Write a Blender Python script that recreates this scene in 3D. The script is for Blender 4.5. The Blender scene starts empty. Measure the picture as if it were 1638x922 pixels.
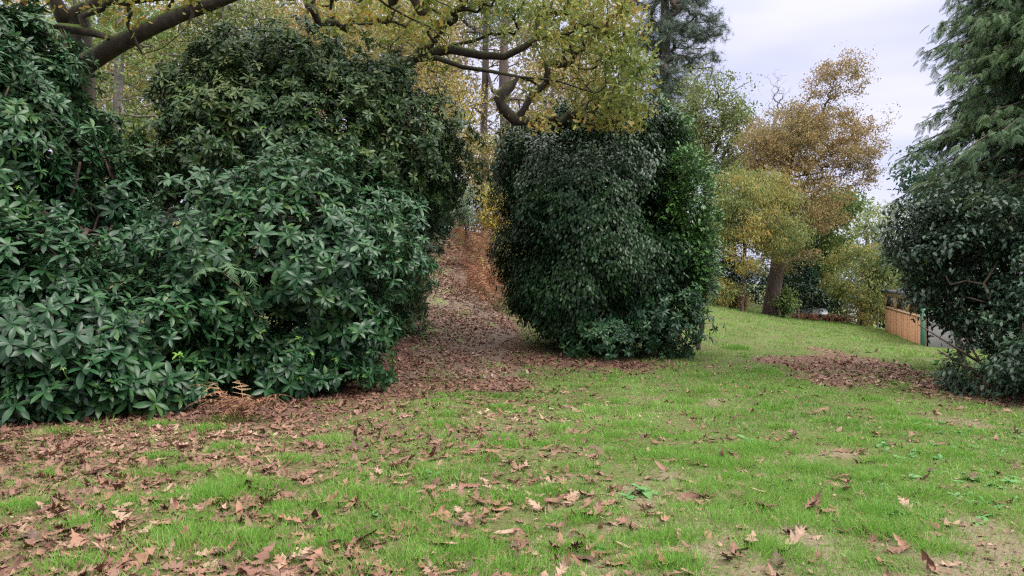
import bpy, math, random
import numpy as np
from mathutils import Vector
rng = np.random.default_rng(7)
random.seed(7)
sc = bpy.context.scene
COL = sc.collection

# ------------------------------------------------------------------ camera, sky, sun, exposure
F, CU, HV, EYE = 1191.0, 819.0, 450.0, 1.6          # focal length / centre / horizon of the 1638 px photograph
cam_d = bpy.data.cameras.new('camera'); cam = bpy.data.objects.new('camera', cam_d); COL.objects.link(cam)
cam.location = (0, 0, EYE)
cam.rotation_euler = (math.radians(90) - math.atan((461 - HV) / F), 0, 0)
cam_d.sensor_width = 36; cam_d.lens = 36 * F / 1638
cam_d.clip_end = 2000; cam_d.clip_start = 0.05
sc.camera = cam

SUN_EL, SUN_AZ = math.radians(52), math.radians(115)   # azimuth from +Y clockwise: right, a bit behind the camera
w = bpy.data.worlds.new('World'); sc.world = w; w.use_nodes = True
nt = w.node_tree; nt.nodes.clear()
def N(tree, typ, **kw):
    n = tree.nodes.new(typ)
    for k, v in kw.items(): setattr(n, k, v)
    return n
out = N(nt, 'ShaderNodeOutputWorld'); bg = N(nt, 'ShaderNodeBackground'); bg.inputs['Strength'].default_value = 0.1
sky = N(nt, 'ShaderNodeTexSky', sky_type='NISHITA'); sky.sun_disc = False
sky.sun_elevation = SUN_EL; sky.sun_rotation = SUN_AZ
tc = N(nt, 'ShaderNodeTexCoord'); sep = N(nt, 'ShaderNodeSeparateXYZ')
nt.links.new(tc.outputs['Generated'], sep.inputs[0])
cz = N(nt, 'ShaderNodeMapRange'); cz.interpolation_type = 'SMOOTHSTEP'; cz.inputs['From Min'].default_value = 0.28; cz.inputs['From Max'].default_value = 0.95
cz.inputs['To Min'].default_value = 4.3; cz.inputs['To Max'].default_value = 24.0       # overcast; zenith boosted well past the horizon to brighten the lawn
nt.links.new(sep.outputs['Z'], cz.inputs['Value'])
mp = N(nt, 'ShaderNodeMapping'); mp.inputs['Scale'].default_value = (1.6, 1.6, 6.5); mp.inputs['Rotation'].default_value = (0.25, -0.35, 0.2)
nz = N(nt, 'ShaderNodeTexNoise'); nz.inputs['Scale'].default_value = 1.7; nz.inputs['Detail'].default_value = 3
nt.links.new(tc.outputs['Generated'], mp.inputs[0]); nt.links.new(mp.outputs[0], nz.inputs['Vector'])
cr = N(nt, 'ShaderNodeValToRGB'); cr.color_ramp.elements[0].position = 0.36; cr.color_ramp.elements[1].position = 0.64
cr.color_ramp.elements[0].color = (0.80, 0.85, 1.25, 1); cr.color_ramp.elements[1].color = (1.10, 1.09, 1.36, 1)
nt.links.new(nz.outputs['Fac'], cr.inputs[0])
hz = N(nt, 'ShaderNodeMapRange'); hz.inputs['From Min'].default_value = 0.30; hz.inputs['From Max'].default_value = 0.65
nt.links.new(sep.outputs['Z'], hz.inputs['Value'])
mh = N(nt, 'ShaderNodeMixRGB'); mh.inputs[2].default_value = (1.03, 1.0, 0.97, 1); nt.links.new(hz.outputs[0], mh.inputs[0]); nt.links.new(cr.outputs[0], mh.inputs[1])
mul = N(nt, 'ShaderNodeVectorMath', operation='SCALE'); nt.links.new(mh.outputs[0], mul.inputs[0]); nt.links.new(cz.outputs[0], mul.inputs['Scale'])
mx = N(nt, 'ShaderNodeMixRGB'); mx.inputs[0].default_value = 0.94
nt.links.new(sky.outputs[0], mx.inputs[1]); nt.links.new(mul.outputs[0], mx.inputs[2])
nt.links.new(mx.outputs[0], bg.inputs['Color']); nt.links.new(bg.outputs[0], out.inputs[0])

sd = bpy.data.lights.new('sun', 'SUN'); sun = bpy.data.objects.new('sun', sd); COL.objects.link(sun)
sd.energy = 1.7; sd.angle = math.radians(28); sd.color = (1.0, 0.96, 0.9)
sv = Vector((math.sin(SUN_AZ) * math.cos(SUN_EL), math.cos(SUN_AZ) * math.cos(SUN_EL), math.sin(SUN_EL)))
sun.rotation_euler = sv.to_track_quat('Z', 'Y').to_euler(); sun.location = (20, -10, 40)
vs = sc.view_settings; vs.view_transform = 'Standard'; vs.look = 'None'; vs.gamma = 1; vs.use_curve_mapping = False
vs.exposure = 1.0
sc.cycles.max_bounces = 6; sc.cycles.diffuse_bounces = 4; sc.cycles.transparent_max_bounces = 4
sc.cycles.use_denoising = False; sc.cycles.filter_width = 1.25

# ------------------------------------------------------------------ helpers
def P(u, v, d):
    "a point of the place, from its bearing in the photograph and its distance"
    return np.array([(u - CU) / F * d, d, EYE - (v - HV) / F * d])
def norm(a):
    return a / np.maximum(np.linalg.norm(a, axis=-1, keepdims=True), 1e-9)
_tab = rng.random((64, 64, 64)).astype(np.float32)
def vnoise(p):
    p = np.asarray(p, dtype=np.float64); i = np.floor(p).astype(int); f = p - i; f = f * f * (3 - 2 * f)
    r = 0
    for a in (0, 1):
        for b in (0, 1):
            for c in (0, 1):
                wgt = (f[..., 0] if a else 1 - f[..., 0]) * (f[..., 1] if b else 1 - f[..., 1]) * (f[..., 2] if c else 1 - f[..., 2])
                r = r + wgt * _tab[(i[..., 0] + a) % 64, (i[..., 1] + b) % 64, (i[..., 2] + c) % 64]
    return r
def n2(x, y, s, o=0.0):
    return vnoise(np.stack([x * s + o, y * s + o * 1.7, np.full_like(x, o * .37 + .5)], -1))
def sstep(a, b, x):
    t = np.clip((x - a) / (b - a), 0, 1); return t * t * (3 - 2 * t)

def link(o, parent=None):
    COL.objects.link(o)
    if parent is not None: o.parent = parent
    return o
def mesh_obj(name, V, flat, tot, mat, parent=None, attrs=None, smooth=False, loc=None):
    V = np.asarray(V, np.float32); flat = np.asarray(flat, np.int32).ravel(); tot = np.asarray(tot, np.int32).ravel()
    if loc is not None: V = V - np.asarray(loc, np.float32)
    me = bpy.data.meshes.new(name)
    me.vertices.add(len(V)); me.vertices.foreach_set('co', V.ravel())
    me.loops.add(len(flat)); me.loops.foreach_set('vertex_index', flat)
    me.polygons.add(len(tot)); st = np.zeros(len(tot), np.int32); st[1:] = np.cumsum(tot)[:-1]
    me.polygons.foreach_set('loop_start', st); me.polygons.foreach_set('loop_total', tot)
    if smooth: me.polygons.foreach_set('use_smooth', np.ones(len(tot), bool))
    me.update(calc_edges=True)
    for k, a in (attrs or {}).items():
        at = me.attributes.new(k, 'FLOAT', 'POINT'); at.data.foreach_set('value', np.asarray(a, np.float32))
    if mat is not None: me.materials.append(mat)
    o = bpy.data.objects.new(name, me)
    if loc is not None: o.location = tuple(float(c) for c in loc)
    return link(o, parent)
def tag(o, label, cat, group=None, kind=None):
    if label: o['label'] = label
    if cat: o['category'] = cat
    if group: o['group'] = group
    if kind: o['kind'] = kind
    return o
def thing(name, label, cat, loc, group=None):
    o = bpy.data.objects.new(name, None); o.empty_display_size = 0.2
    o.location = tuple(float(c) for c in loc); link(o)
    return tag(o, label, cat, group)
def child(name, root, V, flat, tot, mat, attrs=None, smooth=False):
    V = np.asarray(V, np.float32) - np.asarray(root.location, np.float32)
    return mesh_obj(name, V, flat, tot, mat, root, attrs, smooth)

class MB:
    "collects simple shapes into ONE mesh"
    def __init__(s): s.V = []; s.f = []; s.t = []; s.n = 0
    def add(s, V, faces):
        for f in faces: s.f += [i + s.n for i in f]; s.t.append(len(f))
        s.V += [tuple(v) for v in V]; s.n += len(V)
    def box(s, o, ax, ay, az):           # corner + three edge vectors
        o, ax, ay, az = (np.asarray(q, float) for q in (o, ax, ay, az))
        V = [o, o + ax, o + ax + ay, o + ay, o + az, o + ax + az, o + ax + ay + az, o + ay + az]
        s.add(V, [(0, 3, 2, 1), (4, 5, 6, 7), (0, 1, 5, 4), (1, 2, 6, 5), (2, 3, 7, 6), (3, 0, 4, 7)])
    def child(s, name, root, mat, smooth=False): return child(name, root, np.array(s.V), s.f, s.t, mat, None, smooth)

def inst(T, tf, tt, pos, S, D, Nn, sc_):
    "copies of a template: x along S, y along D, z along N"
    T = np.asarray(T, np.float32); n = len(T); M = len(pos)
    sc_ = np.asarray(sc_, np.float32)
    if sc_.ndim == 0: sc_ = np.full(M, sc_)
    if sc_.ndim == 1: sc_ = np.stack([sc_] * 3, -1)
    V = (pos[:, None, :] + T[None, :, 0:1] * (S * sc_[:, 0:1])[:, None, :] + T[None, :, 1:2] * (D * sc_[:, 1:2])[:, None, :]
         + T[None, :, 2:3] * (Nn * sc_[:, 2:3])[:, None, :]).reshape(-1, 3)
    flat = (np.asarray(tf, np.int64)[None, :] + (np.arange(M) * n)[:, None]).ravel()
    return V, flat, np.tile(np.asarray(tt), M)
def frame(D, up):
    D = norm(D); S = norm(np.cross(D, up)); return S, D, np.cross(S, D)
def randv(n): return norm(rng.normal(size=(n, 3)))
class Acc:
    "accumulates instanced pieces into ONE mesh with a per-piece random value"
    def __init__(s): s.V = []; s.f = []; s.t = []; s.r = []; s.n = 0
    def add(s, piece, nper, rnd):
        V, f, t = piece; s.V.append(V); s.f.append(f + s.n); s.t.append(t); s.r.append(np.repeat(rnd, nper)); s.n += len(V)
    def get(s): return np.concatenate(s.V), np.concatenate(s.f), np.concatenate(s.t), {'rnd': np.concatenate(s.r)}

# ---- leaf templates (unit length along y)
def strip_leaf(ws, ys, fold=.25, droop=.25, bend=0):
    V = []; f = []; t = []
    for i, (wd, y) in enumerate(zip(ws, ys)):
        z = -droop * y * y
        V += [(-wd, y, z + fold * wd), (0, y, z), (wd, y, z + fold * wd)]
    for i in range(len(ws) - 1):
        a = 3 * i
        f += [a, a + 1, a + 4, a + 3]; t.append(4)
        f += [a + 1, a + 2, a + 5, a + 4]; t.append(4)
    return np.array(V), f, t
L_RHODO = strip_leaf([.02, .10, .17, .15, .01], [0, .22, .52, .78, 1], .3, .28)
L_RHODO_LO = strip_leaf([.03, .17, .02], [0, .55, 1], .3, .28)
L_CAM = strip_leaf([.02, .22, .20, .01], [0, .35, .7, 1], .2, .22)
L_SIMPLE = (np.array([(0, 0, 0), (.26, .5, .08), (0, 1, -.1), (-.26, .5, .08)]), [0, 1, 2, 0, 2, 3], [3, 3])
L_NARROW = (np.array([(0, 0, 0), (.13, .45, .03), (0, 1, -.18), (-.13, .45, .03)]), [0, 1, 2, 0, 2, 3], [3, 3])
def lobed(tips=None, curl=0, lo=False):
    "a lobed oak leaf: midrib stations with left and right edge points"
    st = ([(0, .015, 0), (.12, .05, 0), (.22, .20, .10), (.32, .07, 0), (.42, .31, .16), (.55, .08, 0), (.62, .29, .17), (.76, .07, 0), (.82, .15, .1), (.9, .05, 0), (1.05, .0, 0)]
          if not lo else [(0, .02, 0), (.22, .22, .08), (.36, .09, 0), (.52, .31, .14), (.68, .09, 0), (.78, .19, .08), (1, .0, 0)])
    V = []; f = []; t = []
    for y, wd, fw in st: V += [(-wd, y + fw, 0), (0, y, 0), (wd, y + fw, 0)]
    for i in range(len(st) - 1):
        a = 3 * i; f += [a, a + 1, a + 4, a + 3, a + 1, a + 2, a + 5, a + 4]; t += [4, 4]
    V = np.array(V); V[:, 1] -= .5
    return V, f, t
def curled(T, r):
    V, f, t = T; V = V.copy()
    a, b, c = r.uniform(-.5, 1.9), r.uniform(-.5, 1.0), r.uniform(-.9, .9)
    V[:, 0] += r.uniform(-.25, .25) * V[:, 1] ** 2 * 2; V[:, :2] *= 1 + r.normal(0, .07, (len(V), 2))
    V[:, 2] = a * V[:, 0] ** 2 + b * V[:, 1] ** 2 + c * V[:, 0] * V[:, 1] + r.normal(0, .018, len(V)) + .06 * np.sin(V[:, 1] * 7 + r.uniform(0, 6))
    V[:, 0] *= 1 - .25 * abs(a) / 1.5
    return V, f, t
L_OAK = lobed(lo=True)

# ------------------------------------------------------------------ materials
def mat_new(name):
    m = bpy.data.materials.new(name); m.use_nodes = True; t = m.node_tree; t.nodes.clear()
    return m, t
def ramp(t, cols, fac):
    r = N(t, 'ShaderNodeValToRGB'); el = r.color_ramp.elements
    while len(el) < len(cols): el.new(.5)
    for i, c in enumerate(cols):
        p = i / max(1, len(cols) - 1)
        if len(c) == 4: p = c[3]
        el[i].position = p; el[i].color = (*c[:3], 1)
    if fac is not None: t.links.new(fac, r.inputs[0])
    return r.outputs[0]
def noise(t, scale, detail=4, rough=.55, vec=None, coord='Object', stretch=None):
    n = N(t, 'ShaderNodeTexNoise'); n.inputs['Scale'].default_value = scale; n.inputs['Detail'].default_value = detail; n.inputs['Roughness'].default_value = rough
    c = N(t, 'ShaderNodeTexCoord'); src = c.outputs[coord]
    if stretch:
        m = N(t, 'ShaderNodeMapping'); m.inputs['Scale'].default_value = stretch; t.links.new(src, m.inputs[0]); src = m.outputs[0]
    t.links.new(src, n.inputs['Vector']); return n.outputs['Fac']
def mix(t, fac, a, b, typ='MIX'):
    m = N(t, 'ShaderNodeMixRGB', blend_type=typ)
    for s, v in ((0, fac), (1, a), (2, b)):
        if hasattr(v, 'node'): t.links.new(v, m.inputs[s])
        else: m.inputs[s].default_value = v if s == 0 else (*v[:3], 1)
    return m.outputs[0]
def leaf_mat(name, cols, rough=.5, transl=.25, spec=.4, under=None, spots=None):
    m, t = mat_new(name)
    a = N(t, 'ShaderNodeAttribute', attribute_name='rnd')
    c = ramp(t, cols, a.outputs['Fac'])
    if spots: c = mix(t, N_range(t, noise(t, spots[1], 3), .55, .7), c, spots[0])
    if under:
        g = N(t, 'ShaderNodeNewGeometry'); c = mix(t, g.outputs['Backfacing'], c, under)
    b = N(t, 'ShaderNodeBsdfPrincipled'); t.links.new(c, b.inputs['Base Color'])
    b.inputs['Roughness'].default_value = rough; b.inputs['Specular IOR Level'].default_value = spec
    o = N(t, 'ShaderNodeOutputMaterial')
    if transl > 0:
        tr = N(t, 'ShaderNodeBsdfTranslucent'); t.links.new(c, tr.inputs['Color'])
        ms = N(t, 'ShaderNodeMixShader'); ms.inputs[0].default_value = transl
        t.links.new(b.outputs[0], ms.inputs[1]); t.links.new(tr.outputs[0], ms.inputs[2]); t.links.new(ms.outputs[0], o.inputs[0])
    else: t.links.new(b.outputs[0], o.inputs[0])
    return m
def N_range(t, val, a, b):
    r = N(t, 'ShaderNodeMapRange'); r.inputs['From Min'].default_value = a; r.inputs['From Max'].default_value = b; t.links.new(val, r.inputs['Value']); return r.outputs[0]
def solid(name, c1, c2, scale=8, rough=.7, stretch=None, moss=None, bump=0, spec=.3):
    m, t = mat_new(name)
    f = noise(t, scale, 6, .6, stretch=stretch); c = ramp(t, [(*c1, .3), (*c2, .7)], f)
    if moss:
        g = N(t, 'ShaderNodeNewGeometry'); s = N(t, 'ShaderNodeSeparateXYZ'); t.links.new(g.outputs['Normal'], s.inputs[0])
        ad = N(t, 'ShaderNodeMath', operation='ADD'); t.links.new(s.outputs['Z'], ad.inputs[0]); t.links.new(noise(t, 14, 4), ad.inputs[1])
        c = mix(t, N_range(t, ad.outputs[0], .6, .95), c, moss)
    b = N(t, 'ShaderNodeBsdfPrincipled'); t.links.new(c, b.inputs['Base Color']); b.inputs['Roughness'].default_value = rough; b.inputs['Specular IOR Level'].default_value = spec
    if bump:
        bp = N(t, 'ShaderNodeBump'); bp.inputs['Strength'].default_value = bump; bp.inputs['Distance'].default_value = .03; t.links.new(f, bp.inputs['Height']); t.links.new(bp.outputs[0], b.inputs['Normal'])
    o = N(t, 'ShaderNodeOutputMaterial'); t.links.new(b.outputs[0], o.inputs[0]); return m

M = {}
M['rhodo'] = leaf_mat('rhododendron leaf', [(.010, .030, .013), (.014, .047, .019), (.020, .067, .025), (.032, .093, .028), (.07, .13, .03)], .36, .12, .34, under=(.07, .12, .06))
M['rhodo_far'] = leaf_mat('far rhododendron leaf', [(.013, .032, .013), (.020, .049, .018), (.032, .074, .022), (.07, .11, .025), (.11, .13, .04)], .4, .14, .32, under=(.07, .12, .055))  # slightly yellower leaf colours for the bushes further back
M['lime'] = leaf_mat('young leaf', [(.12, .25, .045), (.20, .36, .06)], .45, .3, .4)
M['camellia'] = leaf_mat('camellia leaf', [(.009, .028, .009), (.014, .042, .013), (.022, .060, .018), (.036, .085, .022)], .38, .1, .28, under=(.04, .08, .03))
M['laurel'] = leaf_mat('laurel leaf', [(.035, .10, .025), (.055, .145, .03), (.085, .20, .04), (.14, .27, .05)], .36, .2, .5, under=(.07, .14, .05))
M['oak_gold'] = leaf_mat('turning oak leaf', [(.10, .15, .03), (.15, .20, .035), (.22, .25, .045), (.33, .25, .05), (.40, .22, .05), (.30, .13, .05)], .55, .35, .3)
M['oak_green'] = leaf_mat('green gold oak leaf', [(.09, .145, .035), (.13, .185, .04), (.17, .22, .05), (.24, .255, .06), (.34, .28, .07), (.38, .19, .065)], .55, .35, .3)
M['oak_rust'] = leaf_mat('rusty oak leaf', [(.18, .18, .08), (.24, .20, .09), (.32, .225, .095), (.29, .21, .095), (.35, .23, .10)], .6, .3, .25)
M['yellow'] = leaf_mat('yellow leaf', [(.16, .19, .05), (.26, .26, .06), (.38, .33, .07), (.46, .34, .06), (.50, .30, .06)], .55, .35, .3)
M['yellow_green'] = leaf_mat('mixed yellow green leaf', [(.13, .19, .07), (.18, .24, .08), (.23, .27, .09), (.31, .29, .09), (.42, .31, .08), (.46, .27, .07)], .55, .35, .3)
M['wood_gold'] = leaf_mat('woodland leaf', [(.13, .16, .06), (.19, .20, .08), (.27, .25, .09), (.37, .29, .10), (.40, .26, .09), (.30, .19, .10)], .6, .35, .25)
M['far_wood'] = leaf_mat('far woodland leaf', [(.17, .17, .10), (.26, .24, .13), (.34, .30, .16), (.36, .27, .16), (.27, .23, .16)], .7, .3, .2)
M['olive'] = leaf_mat('olive leaf', [(.10, .15, .05), (.14, .19, .06), (.19, .22, .07), (.26, .25, .09)], .55, .3, .3)
M['midgreen'] = leaf_mat('green leaf', [(.08, .14, .04), (.12, .19, .05), (.17, .23, .06), (.22, .24, .06)], .55, .3, .3)
M['palegreen'] = leaf_mat('pale leaf', [(.16, .22, .08), (.22, .28, .10), (.30, .33, .12), (.38, .36, .12)], .55, .35, .3)
M['darkgreen'] = leaf_mat('dark leaf', [(.015, .04, .02), (.025, .06, .03), (.035, .085, .04)], .4, .12, .5)
M['bluegreen'] = leaf_mat('blue green leaf', [(.04, .09, .06), (.06, .13, .08), (.08, .16, .10)], .5, .2, .4)
M['greyleaf'] = leaf_mat('grey green leaf', [(.09, .14, .08), (.13, .19, .11), (.17, .23, .14)], .55, .2, .35)
M['shrub'] = leaf_mat('viburnum leaf', [(.014, .034, .019), (.022, .05, .027), (.034, .072, .037), (.06, .10, .05)], .38, .12, .4, under=(.06, .09, .055))
M['conifer'] = leaf_mat('conifer spray', [(.042, .085, .045), (.066, .12, .058), (.095, .16, .07), (.14, .215, .085)], .6, .2, .25)
M['pine'] = leaf_mat('pine needle', [(.075, .115, .09), (.11, .155, .115), (.15, .20, .14)], .6, .1, .25)
M['fern'] = leaf_mat('green fern', [(.07, .14, .06), (.10, .18, .085)], .55, .3, .3)
M['bracken'] = leaf_mat('dead bracken', [(.15, .075, .05), (.26, .125, .075), (.36, .19, .11), (.22, .11, .07), (.32, .22, .13)], .75, .25, .15)
M['bracken_y'] = leaf_mat('yellow bracken', [(.34, .22, .07), (.44, .30, .09)], .7, .3, .15)
LIT = [(.055, .029, .022), (.105, .05, .036), (.155, .072, .05), (.21, .105, .07), (.145, .075, .055), (.24, .14, .092), (.33, .225, .165)]
M['litter'] = leaf_mat('fallen leaf', LIT, .6, .08, .35)
M['grass'] = leaf_mat('grass blade', [(.068, .165, .026), (.105, .24, .034), (.15, .31, .046), (.21, .375, .07), (.30, .27, .14)], .5, .35, .3)
M['weed'] = leaf_mat('weed leaf', [(.06, .17, .045), (.09, .22, .06), (.12, .26, .075)], .5, .25, .35)
M['bark'] = solid('oak bark', (.028, .022, .018), (.085, .07, .055), 9, .9, (1, 1, .35), moss=(.06, .095, .014), bump=.8)
M['bark_dark'] = solid('dark oak bark', (.018, .014, .012), (.06, .048, .04), 9, .9, (1, 1, .35), moss=(.05, .06, .02), bump=.8)
M['bark_plain'] = solid('brown bark', (.05, .035, .03), (.13, .095, .075), 10, .9, (1, 1, .3), bump=.6)
M['bark_grey'] = solid('grey bark', (.11, .10, .09), (.24, .22, .20), 9, .85, (1, 1, .4), bump=.5)
M['bark_pine'] = solid('pine bark', (.045, .034, .03), (.12, .09, .075), 7, .9, (1, 1, .3), bump=.6)
M['twig'] = solid('twig bark', (.05, .035, .03), (.13, .09, .07), 14, .85)

# ------------------------------------------------------------------ terrain
ctrl = []
for x in (-9, -5, -1, 3, 7, 11):
    for y in (-6, 0, 4, 8): ctrl.append((x, y, 0))
for u, v, d in ((740, 540, 17), (735, 470, 21.5), (700, 405, 26), (690, 375, 30), (1000, 578, 14.9), (1100, 540, 19), (1150, 490, 28), (1230, 505, 30),
                (1350, 515, 32), (1415, 528, 28), (1475, 553, 20), (1300, 580, 15), (1560, 600, 12.5), (640, 590, 13.6)):
    p = P(u, v, d); ctrl.append(tuple(p))
ctrl += [(-10, 14, .5), (-10, 21, 1.8), (-10, 30, 3.8), (-5, 42, 4.8), (-14, 45, 5.2), (3, 42, 3.2), (3, 30, 2.2), (8, 46, 1.6), (15, 46, .1), (22, 40, -1.4), (17, 27, -.9), (16, 20, -.6), (20, 12, -.6), (-25, 20, 2), (-25, 45, 5), (30, 60, -2.2), (-10, 70, 5.5), (10, 70, 1.8)]
ctrl = np.array(ctrl)
def _U(r2): return r2 * np.log(np.maximum(r2, 1e-9)) * .5
_k = len(ctrl); _A = np.zeros((_k + 3, _k + 3))
_A[:_k, :_k] = _U(((ctrl[:, None, :2] - ctrl[None, :, :2]) ** 2).sum(-1)) + np.eye(_k) * .6
_A[:_k, _k] = 1; _A[:_k, _k + 1:] = ctrl[:, :2]; _A[_k:, :_k] = _A[:_k, _k:].T
_w = np.linalg.solve(_A, np.concatenate([ctrl[:, 2], np.zeros(3)]))
def gz(x, y):
    x = np.atleast_1d(np.asarray(x, float)); y = np.atleast_1d(np.asarray(y, float)); r = np.empty(x.size)
    xf, yf = x.ravel(), y.ravel()
    for s in range(0, xf.size, 40000):
        X, Y = xf[s:s + 40000], yf[s:s + 40000]
        r[s:s + 40000] = _U((X[:, None] - ctrl[None, :, 0]) ** 2 + (Y[:, None] - ctrl[None, :, 1]) ** 2) @ _w[:_k] + _w[_k] + _w[_k + 1] * X + _w[_k + 2] * Y
    r = r.reshape(x.shape); r = np.clip(r, -2.2, 5.5)
    return r + .03 * (n2(x, y, .9, 3) - .5) + .02 * (n2(x, y, 2.7, 9) - .5)
def g1(x, y): return float(gz(x, y)[0])

def seg_dist(x, y, pts):
    best = np.full(x.shape, 1e9)
    for (a, b) in zip(pts[:-1], pts[1:]):
        ax, ay = a; bx, by = b; L2 = (bx - ax) ** 2 + (by - ay) ** 2
        t = np.clip(((x - ax) * (bx - ax) + (y - ay) * (by - ay)) / L2, 0, 1)
        best = np.minimum(best, np.hypot(x - ax - t * (bx - ax), y - ay - t * (by - ay)))
    return best
HEDGE = [(-9, 6.9), (-5.4, 7.9), (-3.7, 9.0), (-2.6, 9.8), (-2.0, 11.9), (-2.2, 14.5), (-2.5, 19)]
PATH = [(-.9, 12.6), (-1.05, 15), (-1.15, 17), (-1.5, 21.5), (-2.5, 26), (-4.0, 32), (-6, 40)]
def litter(x, y):
    wob = n2(x, y, .8, 1) - .5; fine = n2(x, y, 2.6, 5)
    h = np.exp(-(seg_dist(x, y, HEDGE) / (1.15 + .9 * wob)) ** 2)
    p = sstep(1.7, .9, seg_dist(x, y, PATH) + wob * .8) * (1 - .75 * sstep(.48, .62, n2(x, y, 1.1, 77)) * sstep(1.1, .5, seg_dist(x, y, PATH)))
    c = np.exp(-(seg_dist(x, y, [(-.2, 15.5), (1.2, 14.6), (2.0, 14.4)]) / 1.0) ** 2) * .9
    e = ((x - 6.25 - .23 * (y - 14.2) - .9 * wob) / 1.3) ** 2 + ((y - 14.2) / 3.3) ** 2
    dpt = sstep(1.5, .5, e + wob * 1.2) * .85
    d2 = sstep(1.4, .5, ((x - 8.0) / 2.3) ** 2 + ((y - 10.8) / 1.9) ** 2) * .75
    left = .66 * sstep(.9, -3.0, x + wob * 2.2 + (y - 6) * .12) * sstep(12.5, 9, y)
    mid = .36 * sstep(12.5, 9.5, y) * sstep(2.2, -.6, x + wob) + .35 * sstep(10.5, 13, y) * sstep(2.0, .4, x + wob)
    m = np.maximum.reduce([h, p, c, dpt, d2, left + 0 * x, mid])
    return np.clip(m * (.65 + .7 * fine), 0, 1)
def bare(x, y):
    "worn earth in the lawn, front right"
    e = .85 * sstep(.52, .68, .55 * n2(x, y, .75, 21) + .28 * n2(x, y, 2.3, 23) + .17 * n2(x, y, 7, 25)) * sstep(-1, 1.5, x) * sstep(13, 8, y)
    f = sstep(1.6, .3, ((x - 1.1) / .95) ** 2 + ((y - 4.5) / .5) ** 2 + 2.2 * (n2(x, y, 2.4, 8) - .5) + 1.6 * (n2(x, y, 8, 9) - .5)) * .75
    return np.clip(np.maximum(e, f), 0, 1)

xs = np.concatenate([-np.geomspace(600, 12.5, 22), np.arange(-12, 17, .13), np.geomspace(17.5, 600, 22)])
ys = np.concatenate([-np.geomspace(300, 1.5, 14), np.arange(-1, 2.5, .5), np.arange(2.5, 36, .13), np.geomspace(36.5, 800, 24)])
GX, GY = np.meshgrid(xs, ys); GZ = gz(GX, GY)
nx, ny = len(xs), len(ys)
ii = (np.arange(ny - 1)[:, None] * nx + np.arange(nx - 1)[None, :]).ravel()
gq = np.stack([ii, ii + 1, ii + nx + 1, ii + nx], -1)
lm = litter(GX, GY); bm_ = bare(GX, GY)
m, t = mat_new('lawn and soil')
la = N(t, 'ShaderNodeAttribute', attribute_name='litter').outputs['Fac']; ba = N(t, 'ShaderNodeAttribute', attribute_name='bare').outputs['Fac']
f1 = noise(t, 1.3, 6); f2 = noise(t, 38, 5, .7); f3 = noise(t, 9, 5)
cg = ramp(t, [(.075, .075, .03, .25), (.075, .10, .028, .5), (.075, .125, .028, .75)], f1)
cg = mix(t, N_range(t, f2, .5, .72), cg, (.15, .115, .065))
soil = ramp(t, [(.08, .055, .04, .3), (.15, .105, .075, .5), (.24, .17, .125, .72)], f2)
lit_c = ramp(t, [(.06, .04, .03, .25), (.12, .07, .05, .5), (.20, .11, .08, .75)], f2)
earth = ramp(t, [(.10, .075, .05, .3), (.17, .13, .09, .5), (.25, .2, .145, .7)], f2)
c = mix(t, N_range(t, la, .25, .7), cg, lit_c)
c = mix(t, ba, c, earth)
b = N(t, 'ShaderNodeBsdfPrincipled'); t.links.new(c, b.inputs['Base Color']); b.inputs['Roughness'].default_value = .95; b.inputs['Specular IOR Level'].default_value = .15
bp = N(t, 'ShaderNodeBump'); bp.inputs['Strength'].default_value = .7; bp.inputs['Distance'].default_value = .03; t.links.new(f2, bp.inputs['Height']); t.links.new(bp.outputs[0], b.inputs['Normal'])
o_ = N(t, 'ShaderNodeOutputMaterial'); t.links.new(b.outputs[0], o_.inputs[0])
ground = mesh_obj('ground', np.stack([GX, GY, GZ], -1).reshape(-1, 3), gq, np.full(len(gq), 4), m, None, {'litter': lm.ravel(), 'bare': bm_.ravel()}, True)
tag(ground, 'uneven lawn rising to the woods at the back left', 'ground', kind='structure')

# the path: a trodden sheet of earth over the slope, ragged edges
pc = []; L = np.array(PATH)
tt_ = np.linspace(0, 1, 90); seg = np.concatenate([[0], np.cumsum(np.hypot(*np.diff(L, axis=0).T))]); seg /= seg[-1]
cxp = np.interp(tt_, seg, L[:, 0]); cyp = np.interp(tt_, seg, L[:, 1])
tx, ty = np.gradient(cxp), np.gradient(cyp); ln = np.hypot(tx, ty); nxp, nyp = -ty / ln, tx / ln
PV = []
for i in range(90):
    wl = 1.0 + .35 * math.sin(i * .7) * math.sin(i * .23 + 1); wr = 1.0 + .35 * math.sin(i * .53 + 2) * math.sin(i * .31)
    for k in range(9):
        s = -wl + (wl + wr) * k / 8
        PV.append((cxp[i] + nxp[i] * s, cyp[i] + nyp[i] * s))
PV = np.array(PV); PZ = gz(PV[:, 0], PV[:, 1]) + .012
ii = (np.arange(89)[:, None] * 9 + np.arange(8)[None, :]).ravel()
pq = np.stack([ii, ii + 9, ii + 10, ii + 1], -1)
m, t = mat_new('trodden earth')
f = noise(t, 30, 6, .7); c = ramp(t, [(.06, .045, .035, .3), (.12, .08, .06, .55), (.2, .13, .1, .75)], f)
c = mix(t, N_range(t, noise(t, 1.1, 5), .52, .68), c, (.11, .15, .035))
b = N(t, 'ShaderNodeBsdfPrincipled'); t.links.new(c, b.inputs['Base Color']); b.inputs['Roughness'].default_value = .95
o_ = N(t, 'ShaderNodeOutputMaterial'); t.links.new(b.outputs[0], o_.inputs[0])
path = mesh_obj('path', np.column_stack([PV, PZ]), pq, np.full(len(pq), 4), m, None, None, True)
tag(path, 'leaf strewn earth path climbing between the bushes', 'path', kind='structure')

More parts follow.
